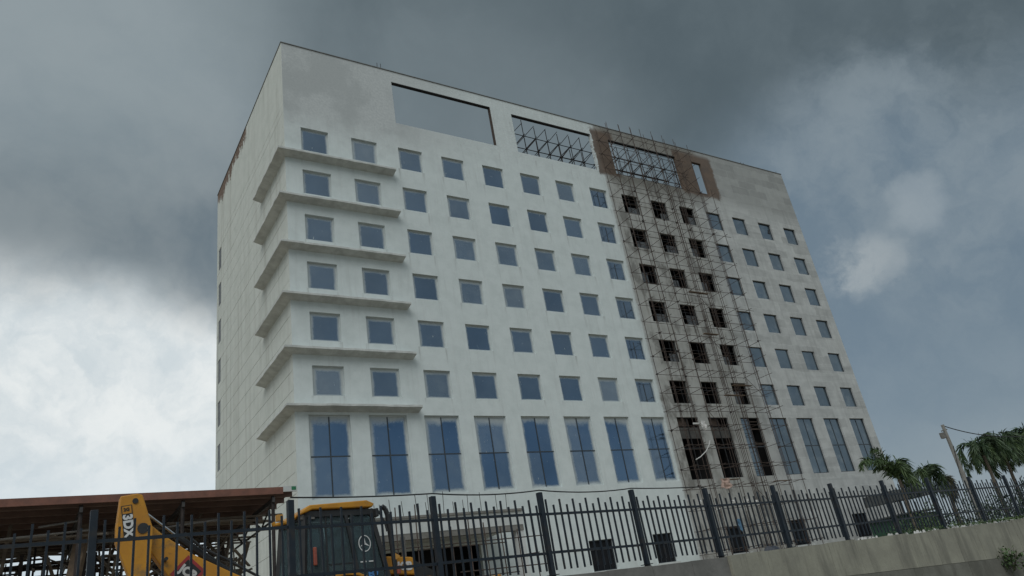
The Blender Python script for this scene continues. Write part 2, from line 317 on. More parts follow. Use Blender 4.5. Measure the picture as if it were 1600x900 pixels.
# ------------------------------------------------------------------ geometry helpers
class MB:
    def __init__(s): s.v = []; s.f = []; s.uv = None
    def box(s, x0, x1, y0, y1, z0, z1):
        i = len(s.v)
        s.v += [(x0, y0, z0), (x1, y0, z0), (x1, y1, z0), (x0, y1, z0), (x0, y0, z1), (x1, y0, z1), (x1, y1, z1), (x0, y1, z1)]
        s.f += [tuple(i + k for k in q) for q in ((0, 3, 2, 1), (4, 5, 6, 7), (0, 1, 5, 4), (1, 2, 6, 5), (2, 3, 7, 6), (3, 0, 4, 7))]
        return s
    def tube(s, a, b, r, n=6, r2=None, caps=True):
        a = Vector(a); b = Vector(b); d = (b - a).normalized(); r2 = r if r2 is None else r2
        u = d.cross(Vector((0, 0, 1)) if abs(d.z) < .95 else Vector((1, 0, 0))).normalized(); v = d.cross(u)
        i = len(s.v)
        for p, rr in ((a, r), (b, r2)):
            for k in range(n):
                t = 2 * math.pi * k / n; q = p + u * (rr * math.cos(t)) + v * (rr * math.sin(t)); s.v.append(tuple(q))
        for k in range(n): s.f.append((i + k, i + (k + 1) % n, i + n + (k + 1) % n, i + n + k))
        if caps: s.f.append(tuple(i + k for k in range(n - 1, -1, -1))); s.f.append(tuple(i + n + k for k in range(n)))
        return s
    def path(s, pts, r, n=6):
        for a, b in zip(pts[:-1], pts[1:]): s.tube(a, b, r, n)
        return s
    def bar(s, a, b, wx, wz, up=(0, 0, 1)):      # rectangular bar from a to b
        a = Vector(a); b = Vector(b); d = (b - a).normalized(); u = d.cross(Vector(up)).normalized(); v = u.cross(d)
        i = len(s.v)
        for p in (a, b):
            for su, sv_ in ((-1, -1), (1, -1), (1, 1), (-1, 1)): s.v.append(tuple(p + u * (su * wx / 2) + v * (sv_ * wz / 2)))
        s.f += [tuple(i + k for k in q) for q in ((0, 1, 5, 4), (1, 2, 6, 5), (2, 3, 7, 6), (3, 0, 4, 7), (3, 2, 1, 0), (4, 5, 6, 7))]
        return s
    def prism(s, poly, y0, y1):                  # polygon in x-z, extruded along y
        i = len(s.v); n = len(poly)
        s.v += [(x, y0, z) for x, z in poly] + [(x, y1, z) for x, z in poly]
        s.f.append(tuple(i + k for k in range(n))); s.f.append(tuple(i + n + k for k in range(n - 1, -1, -1)))
        for k in range(n): s.f.append((i + k, i + n + k, i + n + (k + 1) % n, i + (k + 1) % n))
        return s
    def cyl_y(s, x, z, r, y0, y1, n=16): return s.tube((x, y0, z), (x, y1, z), r, n)
    def quad(s, a, b, c, d):
        i = len(s.v); s.v += [tuple(a), tuple(b), tuple(c), tuple(d)]; s.f.append((i, i + 1, i + 2, i + 3)); return s
    def tri(s, a, b, c):
        i = len(s.v); s.v += [tuple(a), tuple(b), tuple(c)]; s.f.append((i, i + 1, i + 2)); return s
    def mesh(s, name, m):
        me = bpy.data.meshes.new(name); me.from_pydata(s.v, [], s.f)
        bm = bmesh.new(); bm.from_mesh(me); bmesh.ops.recalc_face_normals(bm, faces=bm.faces); bm.to_mesh(me); bm.free()
        me.materials.append(m); me.update(); return me
    def build(s, name, m, parent=None, loc=None, bevel=0):
        me = s.mesh(name, m); return place(name, me, parent, loc, bevel)
def place(name, me, parent=None, loc=None, bevel=0):
    o = bpy.data.objects.new(name, me); COL.objects.link(o)
    if parent: o.parent = parent
    if loc: o.location = loc
    if bevel:
        b = o.modifiers.new('bevel', 'BEVEL'); b.width = bevel; b.segments = 2; b.limit_method = 'ANGLE'
    return o
def tag(o, label, cat, group=None):
    o['label'] = label; o['category'] = cat
    if group: o['group'] = group
    return o
def thing(name, label, cat, loc=(0, 0, 0), rz_=0, group=None):
    o = bpy.data.objects.new(name, None); COL.objects.link(o); o.location = loc; o.rotation_euler = (0, 0, rz_)
    o.empty_display_size = .3
    return tag(o, label, cat, group)
def struct(o): o['kind'] = 'structure'; return o
def text(name, s, size, m, parent, mat4, extrude=.004, bold=0.0):
    cu = bpy.data.curves.new(name, 'FONT'); cu.body = s; cu.size = size; cu.extrude = extrude; cu.offset = bold
    cu.align_x = 'CENTER'; cu.align_y = 'CENTER'; cu.resolution_u = 3
    t = bpy.data.objects.new(name + '_tmp', cu); COL.objects.link(t)
    dg = bpy.context.evaluated_depsgraph_get(); dg.update()
    me = bpy.data.meshes.new_from_object(t.evaluated_get(dg)); bpy.data.objects.remove(t)
    me.materials.clear(); me.materials.append(m)
    o = bpy.data.objects.new(name, me); COL.objects.link(o); o.parent = parent; o.matrix_local = mat4
    return o
def basis(origin, xa, ya):
    xa = Vector(xa).normalized(); ya = Vector(ya); ya = (ya - xa * ya.dot(xa)).normalized(); za = xa.cross(ya)
    return Matrix(((xa.x, ya.x, za.x, origin[0]), (xa.y, ya.y, za.y, origin[1]), (xa.z, ya.z, za.z, origin[2]), (0, 0, 0, 1)))

# ------------------------------------------------------------------ ground
GZ = 2.0
g = MB(); g.quad((-4000, -4000, -.06), (4000, -4000, -.06), (4000, 4000, -.06), (-4000, 4000, -.06)); struct(g.build('ground', MT['field']))
g = MB().box(-400, 600, -26.05, 700, -.05, GZ); struct(g.build('site_ground', MT['earth']))
g = MB().box(-400, 600, -62, -30.2, -.058, 0.0); struct(g.build('road', MT['asphalt']))
g = MB().box(-400, 600, -30.2, -28.9, -.057, .12); struct(g.build('pavement', MT['conc2']))

# ------------------------------------------------------------------ the building
XL, XR, ZT, YB = -1.14, 51.95, 41.4, 20.4
bld = thing('building', 'tall white unfinished hotel block with rows of square blue windows', 'building', (0, 0, 0))
cx0 = [-.04, 3.48, 6.99, 10.45, 13.94, 17.38, 20.79, 24.29, 27.75, 31.15, 34.57, 38.06, 41.53, 45.2, 48.98]
cw = [1.89 - .008 * i for i in range(15)]
rz0 = [34.34 - 3.394 * r for r in range(6)]
RH = 1.83
tx0 = [-.38, 3.16, 6.7, 10.14, 13.65, 17.09, 20.56, 24.02, 27.54, 30.85, 34.49, 37.94, 41.4, 45.04, 48.75]
tw = [2.41 - .02 * i for i in range(15)]
TT, TB = 14.43, 9.73
BASE = [(17.2, 1.95), (22.6, 1.7), (29.69, 1.75), (36.54, 1.95), (44.5, 2.0)]
BT, BB = 6.27, 4.4
OPEN = [(7.05, 15.64, 36.54, 40.38), (17.64, 25.85, 36.4, 40.22), (27.85, 36.0, 36.44, 40.13), (38.15, 39.4, 36.45, 40.02)]
PORCH = (2.3, 9.4, GZ + .02, 6.7)
holes = [(x, x + w_, z - RH, z) for r, z in enumerate(rz0) for x, w_ in zip(cx0, cw)]
holes += [(x, x + w_, TB, TT) for x, w_ in zip(tx0, tw)]
holes += [(x, x + w_, BB, BT) for x, w_ in BASE] + OPEN + [PORCH]
WT = .28
def wall_with_holes(rect, holes, mk, mkr):
    x0, x1, z0, z1 = rect
    xs = sorted({x0, x1, *[h[0] for h in holes], *[h[1] for h in holes]}); zs = sorted({z0, z1, *[h[2] for h in holes], *[h[3] for h in holes]})
    def clean(a):
        o = [a[0]]
        for q in a[1:]:
            if q - o[-1] > 1e-6: o.append(q)
        return o
    xs = clean(xs); zs = clean(zs)
    for i in range(len(xs) - 1):
        xm = (xs[i] + xs[i + 1]) / 2
        cov = [h for h in holes if h[0] < xm < h[1]]
        j = 0
        while j < len(zs) - 1:
            zm = (zs[j] + zs[j + 1]) / 2
            if any(h[2] < zm < h[3] for h in cov): j += 1; continue
            k = j
            while k + 1 < len(zs) - 1 and not any(h[2] < (zs[k + 1] + zs[k + 2]) / 2 < h[3] for h in cov): k += 1
            mk(xs[i], xs[i + 1], zs[j], zs[k + 1]); j = k + 1
    for h in holes: mkr(*h)
b = MB()
def mk(xa, xb, za, zb):
    b.quad((xa, 0, za), (xb, 0, za), (xb, 0, zb), (xa, 0, zb)); b.quad((xb, WT, za), (xa, WT, za), (xa, WT, zb), (xb, WT, zb))
def mkr(xa, xb, za, zb):
    b.quad((xa, 0, za), (xa, WT, za), (xb, WT, za), (xb, 0, za)); b.quad((xa, 0, zb), (xb, 0, zb), (xb, WT, zb), (xa, WT, zb))
    b.quad((xa, 0, za), (xa, 0, zb), (xa, WT, zb), (xa, WT, za)); b.quad((xb, 0, za), (xb, WT, za), (xb, WT, zb), (xb, 0, zb))
wall_with_holes((XL, XR, GZ, ZT), holes, mk, mkr)
b.quad((XL, 0, ZT), (XR, 0, ZT), (XR, WT, ZT), (XL, WT, ZT)); b.quad((XR, 0, GZ), (XR, WT, GZ), (XR, WT, ZT), (XR, 0, ZT)); b.quad((XL, 0, GZ), (XL, 0, ZT), (XL, WT, ZT), (XL, WT, GZ))
me = bpy.data.meshes.new('front_wall'); me.from_pydata(b.v, [], b.f); me.materials.append(MT['front']); place('front_wall', me, bld)
# side wall: recessed backing plus panel courses with open joints, and slit windows
SW = [(18.8, 19.75, z - 2.0, z) for z in (35.3, 31.95, 28.6, 25.15, 21.65, 18.2)]
SW2 = [(16.0, 18.6)]
YF = WT
s_ = MB().box(XL + .035, XL + .25, YF + .002, YB - .002, GZ, ZT - .003)
s_.build('side_backing', MT['coping'], bld)
joints = [GZ] + [14.75 + 1.147 * k for k in range(-11, 19) if 14.75 + 1.147 * k < 36.2] + [36.02, ZT]
joints = sorted(joints)
joints = [q for i, q in enumerate(joints) if i == 0 or q - joints[i - 1] > .3]
for za, zb in zip(joints[:-1], joints[1:]):
    p = MB(); lo = za + .013; hi = zb - (.013 if zb < ZT else 0)
    hs = [h for h in SW if h[2] < hi and h[3] > lo]
    off = random.uniform(0, .006)
    ys = sorted({0.0 + .001, YB, *[h[0] for h in hs], *[h[1] for h in hs]})
    for ya, yb in zip(ys[:-1], ys[1:]):
        segs = [(lo, hi)]
        for h in hs:
            if h[0] < (ya + yb) / 2 < h[1]:
                ns = []
                for a_, c_ in segs:
                    if h[2] > a_: ns.append((a_, min(h[2], c_)))
                    if h[3] < c_: ns.append((max(h[3], a_), c_))
                segs = [q for q in ns if q[1] - q[0] > .01]
        for a_, c_ in segs: p.box(XL - off - .006, XL + .034, ya, yb, a_, c_)
    p.build('wall_panel', MT['side'], bld)
# other walls, roof slab, floors
MB().box(XR - .25, XR, WT + .002, YB, GZ, ZT - .004).build('right_wall', MT['side'], bld)
MB().box(XL + .251, XR - .251, YB - .25, YB, GZ, ZT - .004).build('back_wall', MT['side'], bld)
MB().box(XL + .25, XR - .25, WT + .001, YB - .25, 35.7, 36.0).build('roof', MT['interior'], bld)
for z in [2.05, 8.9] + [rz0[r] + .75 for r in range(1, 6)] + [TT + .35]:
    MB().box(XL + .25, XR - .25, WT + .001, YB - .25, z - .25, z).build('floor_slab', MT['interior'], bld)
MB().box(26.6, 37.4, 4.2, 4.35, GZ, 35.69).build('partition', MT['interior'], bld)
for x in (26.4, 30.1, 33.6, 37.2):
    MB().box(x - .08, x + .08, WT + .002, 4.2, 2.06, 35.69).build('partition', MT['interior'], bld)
cpm = MB(); cpm.box(XL - .05, XR + .03, -.04, WT + .05, ZT, ZT + .06); cpm.box(XL - .05, XL + .27, WT + .051, YB + .03, ZT, ZT + .06)
cpm.box(XR - .27, XR + .03, WT + .051, YB + .03, ZT, ZT + .06); cpm.build('coping', MT['coping'], bld)
MB().box(OPEN[0][1] - .05, OPEN[0][1] - .002, .012, WT + .012, OPEN[0][2] + .002, OPEN[0][3] - .052).build('jamb', MT['board_brown'], bld)
MB().box(OPEN[0][0] + .002, OPEN[0][1] - .002, .010, WT + .010, OPEN[0][3] - .05, OPEN[0][3] - .002).build('soffit_shade', MT['steel_dark'], bld)  # dark strips colour in the shade under the opening heads
MB().box(OPEN[1][0] + .002, OPEN[1][1] - .002, .010, WT + .010, OPEN[1][3] - .06, OPEN[1][3] - .002).build('soffit_shade', MT['steel_dark'], bld)
MB().box(OPEN[2][0] + .002, OPEN[2][1] - .002, .010, WT + .010, OPEN[2][3] - .06, OPEN[2][3] - .002).build('soffit_shade', MT['steel_dark'], bld)
# ledges round the left corner
LZ = [32.0, 28.6, 25.15, 21.71, 18.3, 14.88]
e, xe, ye = .62, 6.38, 5.86
for z in LZ:
    l = MB(); th, tw_ = .13, .30        # tip and root thickness
    o = [(xe, -e), (XL - e, -e), (XL - e, ye)]; i_ = [(xe - .02, -.001), (XL - .008, -.001), (XL - .008, ye)]
    rnd_l = random.Random(int(z * 10))
    for k in range(2):
        a0, a1, b0, b1 = [Vector(q) for q in (o[k], o[k + 1], i_[k], i_[k + 1])]
        ns = 16; prev = None
        for i in range(ns + 1):
            t = i / ns; j = 0 if i in (0, ns) else 1
            pa, pb = a0.lerp(a1, t), b0.lerp(b1, t); d = (pb - pa).normalized() * rnd_l.uniform(-.006, .018) * j
            if j and rnd_l.random() < .12: d = (pb - pa).normalized() * .035
            jz = rnd_l.uniform(-.014, .014) * j
            cur = ((*(pa + d), z + jz), (*pb, z + .04), (*(pa + d * .6), z - th + jz + rnd_l.uniform(-.008, .008) * j), (*pb, z - tw_))
            if prev:
                l.quad(prev[0], cur[0], cur[1], prev[1]); l.quad(prev[2], prev[3], cur[3], cur[2]); l.quad(prev[2], cur[2], cur[0], prev[0])
            prev = cur
    l.quad((*o[0], z - th), (*i_[0], z - tw_), (*i_[0], z + .04), (*o[0], z)); l.quad((*o[2], z - th), (*o[2], z), (*i_[2], z + .04), (*i_[2], z - tw_))
    l.build('ledge', MT['ledge'], bld)
# windows ------------------------------------------------------------
def frame_mesh(w_, h_, t=.055, d=.06, mull=False, bars=0):
    f = MB()
    f.box(0, w_, 0, d, 0, t).box(0, w_, 0, d, h_ - t, h_).box(0, t, 0, d, t, h_ - t).box(w_ - t, w_, 0, d, t, h_ - t)
    return f
def pane_mesh(w_, h_, u0, u1, v0, v1, m, name='pane'):
    me = bpy.data.meshes.new(name)
    # thin slab, front at y=0
    V = [(0, 0, 0), (w_, 0, 0), (w_, 0, h_), (0, 0, h_), (0, .012, 0), (w_, .012, 0), (w_, .012, h_), (0, .012, h_)]
    F = [(0, 1, 2, 3), (5, 4, 7, 6), (1, 5, 6, 2), (4, 0, 3, 7), (3, 2, 6, 7), (4, 5, 1, 0)]
    me.from_pydata(V, [], F); me.materials.append(m)
    uv = me.uv_layers.new(name='UVMap'); U = {0: (u0, v0), 1: (u1, v0), 2: (u1, v1), 3: (u0, v1), 4: (u0, v0), 5: (u1, v0), 6: (u1, v1), 7: (u0, v1)}
    for l in me.loops: uv.data[l.index].uv = U[l.vertex_index]
    return me
def tilt(o, a=.006):
    o.rotation_euler = (random.uniform(-a, a), 0, random.uniform(-a, a))
GY = .14
PM = {}
for col in range(15):
    x, w_ = cx0[col], cw[col]
    left = col < 8; open_ = col in (8, 9, 10)
    if not open_:
        fm = frame_mesh(w_, RH, .06 if left else .04).mesh('window', MT['frame_white'] if left else MT['frame_dark'])
        t = .055 if left else .035
        pm = pane_mesh(w_ - 2 * t, RH - 2 * t, 0, 1, 0, 1, MT['glass_dusty'] if left else MT['glass'])
    for r in range(6):
        z = rz0[r] - RH
        if not open_:
            o = place('window', fm, bld, (x + .002, GY, z + .001)); o.scale = (1 - .004 / w_, 1, 1 - .002 / RH)
            q = place('pane', pm, o, (t, .022, t)); tilt(q)
            if left and col == 7:
                # dark bar of the frame behind the glass is a half-open casement
                mm = MB().box(w_ * .46, w_ * .50, .005, .028, .1, RH - .35).build('mullion', MT['frame_dark'], o)
        else:
            f = frame_mesh(w_, RH, .05, .05)
            n = random.choice((2, 3, 3))
            for k in range(1, n): f.box(w_ * k / n - .02, w_ * k / n + .02, .01, .04, .05, RH - .05)
            f.box(.05, w_ - .05, .011, .039, RH * .62, RH * .62 + .035)
            o = f.build('window', MT['bar_black'], bld, (x + .002, GY, z + .001)); o.scale = (1 - .004 / w_, 1, 1 - .002 / RH)
            o['label'] = 'dark glassless window opening with a rusty bar frame'
            if random.random() < .75:
                a, c_ = random.choice(((.0, .5), (.5, 1), (.3, 1)))
                hh = random.uniform(.35, .6)
                me = pane_mesh(w_ * (c_ - a) - .1, RH * hh, 0, 1, 0, 1, MT['glass_open'] if 'glass_open' in MT else MT.setdefault('glass_open', mat('dusty_dark_glass', (.05, .055, .06), (.11, .115, .115), .3, 2)))
                place('pane', me, o, (w_ * a + .05, .055, .05))
hx, hz_ = cx0[13] + 1.25, rz0[0] - .95
MB().prism([(hx, hz_), (hx + .28, hz_ - .1), (hx + .36, hz_ + .3), (hx + .2, hz_ + .42), (hx + .14, hz_ + .2)], GY + .004, GY + .018).build('broken_glass', MT['bar_black'], bld)
# tall windows
for col in range(15):
    x, w_ = tx0[col], tw[col]; H = TT - TB
    left = col < 8; open_ = col in (8, 9)
    m = MT['glass_tall'] if left else MT['glass']
    fr = MT['frame_white'] if left else MT['frame_dark']
    f = frame_mesh(w_, H, .08 if left else .05)
    o = f.build('window', fr if not open_ else MT['bar_black'], bld, (x + .002, GY, TB + .001)); o.scale = (1 - .004 / w_, 1, 1 - .002 / H)
    zm = H * .5
    mu = MB(); mu.box(w_ / 2 - .035, w_ / 2 + .035, .004, .05, .06, H - .06).box(.06, w_ / 2 - .036, .006, .05, zm - .035, zm + .035).box(w_ / 2 + .036, w_ - .06, .006, .05, zm - .035, zm + .035)
    mu.build('mullion', MT['frame_dark'] if not open_ else MT['bar_black'], o)
    if open_:
        o['label'] = 'tall glassless opening boarded near its top'
        MB().box(.06, w_ - .06, .055, .08, H * .66, H * .66 + .85).build('board', MT['board_grey'], o)
        MB().box(.06, w_ * .6, .085, .10, H * .86, H - .06).build('board', MT['board_brown'], o)
        continue
    t = .07
    for (u0, u1) in ((0, .5), (.5, 1)):
        for (v0, v1) in ((0, .5), (.5, 1)):
            if col == 10 and u0 == .5: continue
            q = place('pane', pane_mesh(w_ / 2 - t, H / 2 - t, u0, u1, v0, v1, m), o, (u0 * w_ + (t if u0 == 0 else .0), .03, v0 * H + (t if v0 == 0 else 0))); tilt(q, .004)
    if col == 10:
        o['label'] = 'tall window with its right half open and dark'
        for zz in (H * .55, H * .8, H * .93): MB().box(w_ / 2 + .04, w_ - .06, .055, .09, zz, zz + .1).build('board', MT['board_brown'], o)
for x, w_ in BASE:
    f = frame_mesh(w_, BT - BB, .05, .05)
    for k in range(1, 4): f.box(w_ * k / 4 - .012, w_ * k / 4 + .012, .01, .035, .05, BT - BB - .05)
    o = f.build('window', MT['frame_dark'], bld, (x + .002, GY, BB + .001)); o.scale = (1 - .004 / w_, 1, 1 - .002 / (BT - BB))
    place('pane', pane_mesh(w_ - .1, BT - BB - .1, 0, 1, 0, 1, MT.get('glass_black') or MT.setdefault('glass_black', mat('dark_glass', (.012, .014, .017), (.02, .02, .022), .5, 1.5, spec=.1))), o, (.05, .06, .05))
    MB().box(-.12, w_ + .12, -.16 - GY, -.002 - GY, -.12, -.01).build('sill', MT['plaster'], o)
for ya, yb, za, zb in SW:
    f = MB(); t = .06; X0 = XL + .02; X1 = XL + .034
    f.box(X0, X1, ya, yb, za, za + t).box(X0, X1, ya, yb, zb - t, zb).box(X0, X1, ya, ya + t, za + t, zb - t).box(X0, X1, yb - t, yb, za + t, zb - t)
    o = f.build('window', MT['frame_dark'], bld)
    MB().box(XL + .022, XL + .0335, ya + t, yb - t, za + t, zb - t).build('pane', MT['side_glass'], o)
# porch with starter bars
pm_ = MB().box(.4, 9.98, -4.0, -.002, 7.02, 7.74); porch = pm_.build('porch', MT['plaster'], bld)
MB().box(.3, 10.08, -4.1, -.003, 7.742, 7.86).build('slab_edge', MT['conc2'], porch)
MB().box(9.5, 9.95, -3.95, -3.5, GZ, 7.018).build('column', MT['plaster'], porch)
MB().box(.6, 1.05, -3.95, -3.5, GZ, 7.018).build('column', MT['plaster'], porch)
MB().box(.42, 9.96, -3.98, -3.6, 6.72, 7.017).build('beam', MT['conc2'], porch)
MB().box(2.0, 9.7, 2.2, 2.4, GZ + .06, 8.6).build('partition', MT['interior'], bld)
for i in range(16):
    x = .9 + i * .57 + random.uniform(-.12, .12); y = random.choice((-3.7, -3.2)); h = random.uniform(.5, 1.25)
    MB().tube((x, y, 7.86), (x + random.uniform(-.06, .06), y, 7.86 + h), .016, 5).build('starter_bar', MT['rust_dark'], porch)
for x in (6.08, 6.36):
    MB().tube((x, .12, ZT + .05), (x + .02, .12, ZT + .62), .02, 5).build('starter_bar', MT['rust_dark'], bld)
for x in (45.9, 46.3, 51.4):
    MB().tube((x, .12, ZT + .05), (x + .02, .12, ZT + .35), .02, 5).build('starter_bar', MT['rust_dark'], bld)

# ------------------------------------------------------------------ scaffolding
sc1 = thing('scaffolding', 'rusty tube scaffolding climbing the bare facade strip to the roof', 'scaffolding', (32, -1, GZ))
sc1.location = (0, 0, 0)
YI, YO = -.3, -1.6
bays = [26.38, 27.85, 29.3, 30.7, 31.85, 33.25, 34.65, 36.1, 37.6]
rt = .0225
for i, x in enumerate(bays):
    for y, top in ((YI, 41.75), (YO, 40.35)):
        if i == 8: top = 35.8
        elif i == 0 and y == YI: top = 40.6
        top += random.uniform(-.15, .45)
        # stacked tubes with slight offsets at the couplers
        pts = []; z = GZ; dx = 0
        while z < top:
            pts.append((x + random.uniform(-.05, .05), y + random.uniform(-.04, .04), z)); z += 6.1
        pts.append((x + random.uniform(-.05, .05), y, top))
        MB().path(pts, rt, 6).build('standard', MT['rust'], sc1)
for x, y in ((33.55, -.5), (34.3, -.5), (33.55, -1.5), (32.25, -1.4), (36.7, -1.2), (28.1, -1.0)):
    MB().path([(x + random.uniform(-.08, .08), y, GZ), (x, y, 18), (x + random.uniform(-.12, .12), y, random.uniform(34, 39))], rt, 6).build('standard', MT['rust'], sc1)
lifts = [3.15 + 1.45 * k for k in range(26)]
for k, z in enumerate(lifts):
    for y, xa, xb in ((YI - .05, 26.2, 37.8), (YO + .05, 26.2, 37.8)):
        if z > 36: xb = 36.4
        a, c_ = xa + random.uniform(-.25, .1), xb + random.uniform(-.3, .6)
        if random.random() < .3: c_ -= random.choice((1.45, 2.9))
        MB().path([(a, y, z + random.uniform(-.06, .06)), ((a + c_) / 2, y, z + random.uniform(-.07, .07)), (c_, y, z + random.uniform(-.06, .06))], rt * .85, 6).build('ledger', MT['rust'], sc1)
    for i, x in enumerate(bays):
        if z > 40 or (i == 8 and z > 35.5): continue
        zz = z + random.uniform(-.08, .08) + .05
        MB().tube((x + .05 + random.uniform(-.08, .08), YI + .18, zz), (x + .05 + random.uniform(-.12, .12), YO - .25, zz + random.uniform(-.05, .05)), rt * .85, 6).build('transom', MT['rust'], sc1)
for k in range(34):
    i = random.randrange(0, 8); j = random.randrange(0, 24); y = random.choice((YI - .1, YO + .1)); s = random.choice((0, 1))
    x0, x1 = bays[i], bays[i + 1]
    if s: x0, x1 = x1, x0
    if lifts[j] < 36 and random.random() < .55: j = random.randrange(22, 25)
    MB().tube((x0, y, lifts[j]), (x1, y, lifts[j] + 1.5), rt * .8, 6).build('brace', MT['rust'], sc1)
for x, z in ((31.9, 15.75), (33.1, 16.6), (29.5, 9.3), (34.6, 9.0), (31.2, 24.6), (31.5, 20.9)):
    MB().box(x, x + random.uniform(1.3, 2.2), YO + .1, YO + .34, z, z + .05).build('plank', MT['wood'], sc1)
cm = MB().box(-.05, .05, -.05, .05, -.06, .06).mesh('coupler', MT['rust_dark'])
for k in range(60):
    place('coupler', cm, sc1, (random.choice(bays) + random.uniform(-.05, .05), random.choice((YI - .03, YO + .03)), random.choice(lifts[:23]) + random.uniform(-.05, .05)))
def roof_scaff(x0, x1, label, nb, y0=1.4, y1=2.9):
    t = thing('scaffolding', label, 'scaffolding', (0, 0, 0))
    xs = [x0 + (x1 - x0) * i / nb for i in range(nb + 1)]
    rl = .034
    zs = [36.6, 37.3, 38.1, 39.5]
    for y in (y0, y1):
        for x in xs: MB().tube((x + random.uniform(-.06, .06), y, 36.0), (x + random.uniform(-.08, .08), y, 40.9 + random.uniform(-.4, .3)), rl, 6).build('standard', MT['rust_dark'], t)
        for z in zs: MB().tube((x0 - .3, y + .05, z + random.uniform(-.08, .08)), (x1 + .3, y + .05, z + random.uniform(-.08, .08)), rl, 6).build('ledger', MT['rust_dark'], t)
        for i in range(nb):
            if y == y1 and random.random() < .2: continue
            for z in (36.6, 38.1, 39.4):
                MB().tube((xs[i], y - .05, z), (xs[i + 1], y - .05, z + 1.4), rl * .9, 6).build('brace', MT['rust_dark'], t)
    for x in xs:
        for z in zs: MB().tube((x, y0 - .2, z + .06), (x, y1 + .2, z + .06), rl * .9, 6).build('transom', MT['rust_dark'], t)
    return t
roof_scaff(18.4, 27.0, 'rooftop scaffolding seen through the second parapet opening from the left', 7)
roof_scaff(28.6, 37.2, 'rooftop scaffolding seen through the brown edged parapet opening', 6)
# props in front of the porch
pr = thing('scaffolding', 'low tube scaffolding standing under the porch at the foot of the hotel', 'scaffolding', (0, 0, 0))
for i in range(10):
    x = 1.0 + i * .98 + random.uniform(-.1, .1)
    MB().tube((x, -5.0, GZ), (x + random.uniform(-.1, .1), -5.0, 7.0 + random.uniform(-.5, 1.3)), .03, 6).build('standard', MT['rust'], pr)
for z, a, c_ in ((6.2, .6, 10.6), (6.05, 3.0, 8.0), (4.6, .5, 8.6), (4.75, 5.2, 10.6), (5.3, 6.8, 10.0)):
    MB().tube((a, -5.06, z + random.uniform(-.1, .1)), (c_, -5.06, z + random.uniform(-.1, .1)), .03, 6).build('ledger', MT['rust'], pr)
for i, x in enumerate((5.4, 6.5, 7.6, 8.7)):
    o = MB().box(-.5, .5, -.02, .02, 0, 2.2).build('metal_sheet', MT['cloth_blue'], None, (x, -3.0 + .1 * i, GZ + .25)); o.rotation_euler = (R_(-8), 0, R_(4))
    tag(o, ['leftmost pale blue metal sheet leaning under the porch', 'second pale blue sheet from the left under the porch', 'second pale blue sheet from the right under the porch', 'rightmost pale blue metal sheet under the porch'][i], 'metal sheet', 'blue sheets under the porch')

# ------------------------------------------------------------------ retaining wall + fence
FP = [(-15.1, -28.45), (-12.49, -28.40), (-9.9, -28.36), (-7.41, -28.10), (-5.07, -27.88), (-2.54, -27.56), (-.1, -27.27), (2.5, -27.04), (4.97, -26.90), (7.5, -26.78), (9.99, -26.68), (12.75, -26.49), (15.35, -26.32), (17.9, -26.2), (20.4, -26.1)]
ZF = 3.96; WTOP = 2.45
rw = thing('retaining_wall', 'long beige concrete retaining wall carrying the dark picket fence', 'wall', (0, 0, 0))
pts = [(-40, -28.9)] + FP + [(60, -24.0)]
def wall_seg(a, c_, z0, z1, off0, off1, name, m, z0b=None, z1b=None):
    z0b = z0 if z0b is None else z0b; z1b = z1 if z1b is None else z1b
    a = Vector((*a, 0)); c_ = Vector((*c_, 0)); d = (c_ - a).normalized(); n_ = Vector((d.y, -d.x, 0))
    if n_.y > 0: n_ = -n_
    q = MB(); i = 0
    A0, A1 = a + n_ * off0, a - n_ * off1; C0, C1 = c_ + n_ * off0, c_ - n_ * off1
    q.v = [(*p.xy, z) for za_, zb_ in ((z0, z0b), (z1, z1b)) for p, z in ((A0, za_), (C0, zb_), (C1, zb_), (A1, za_))]
    q.f = [(0, 3, 2, 1), (4, 5, 6, 7), (0, 1, 5, 4), (1, 2, 6, 5), (2, 3, 7, 6), (3, 0, 4, 7)]
    return q.build(name, m, rw)
for k in range(len(pts) - 1):
    a, c_ = pts[k], pts[k + 1]
    n = max(1, int(round((Vector(c_) - Vector(a)).length / 1.25)))
    for j in range(n):
        f0, f1 = j / n, (j + 1) / n
        g0 = (a[0] + (c_[0] - a[0]) * f0 + .004, a[1] + (c_[1] - a[1]) * f0); g1 = (a[0] + (c_[0] - a[0]) * f1 - .004, a[1] + (c_[1] - a[1]) * f1)
        grey = g1[0] < -.05
        dz = random.uniform(-.03, .02)
        fs = lambda x: 1.75 - .028 * x if not grey else 1.3
        sa, sb = fs(g0[0]), fs(g1[0])
        wall_seg(g0, g1, sa + .012, WTOP + dz, .2 + random.uniform(0, .010) - (.07 if grey else 0), .2, 'wall_panel', MT['conc2'] if grey else MT['conc'], sb + .012, WTOP + dz + random.uniform(-.012, .012))
        wall_seg((g0[0] - .004, g0[1]), (g1[0] + .004, g1[1]), -.1, sa, .27 + random.uniform(0, .01), .2, 'wall_base', MT['conc3'], -.1, sb)
# filled joints behind the panels
for k in range(len(pts) - 1): wall_seg((pts[k][0], pts[k][1]), pts[k + 1], .5, WTOP - .09, .10, .12, 'joint_filler', MT['conc3'])

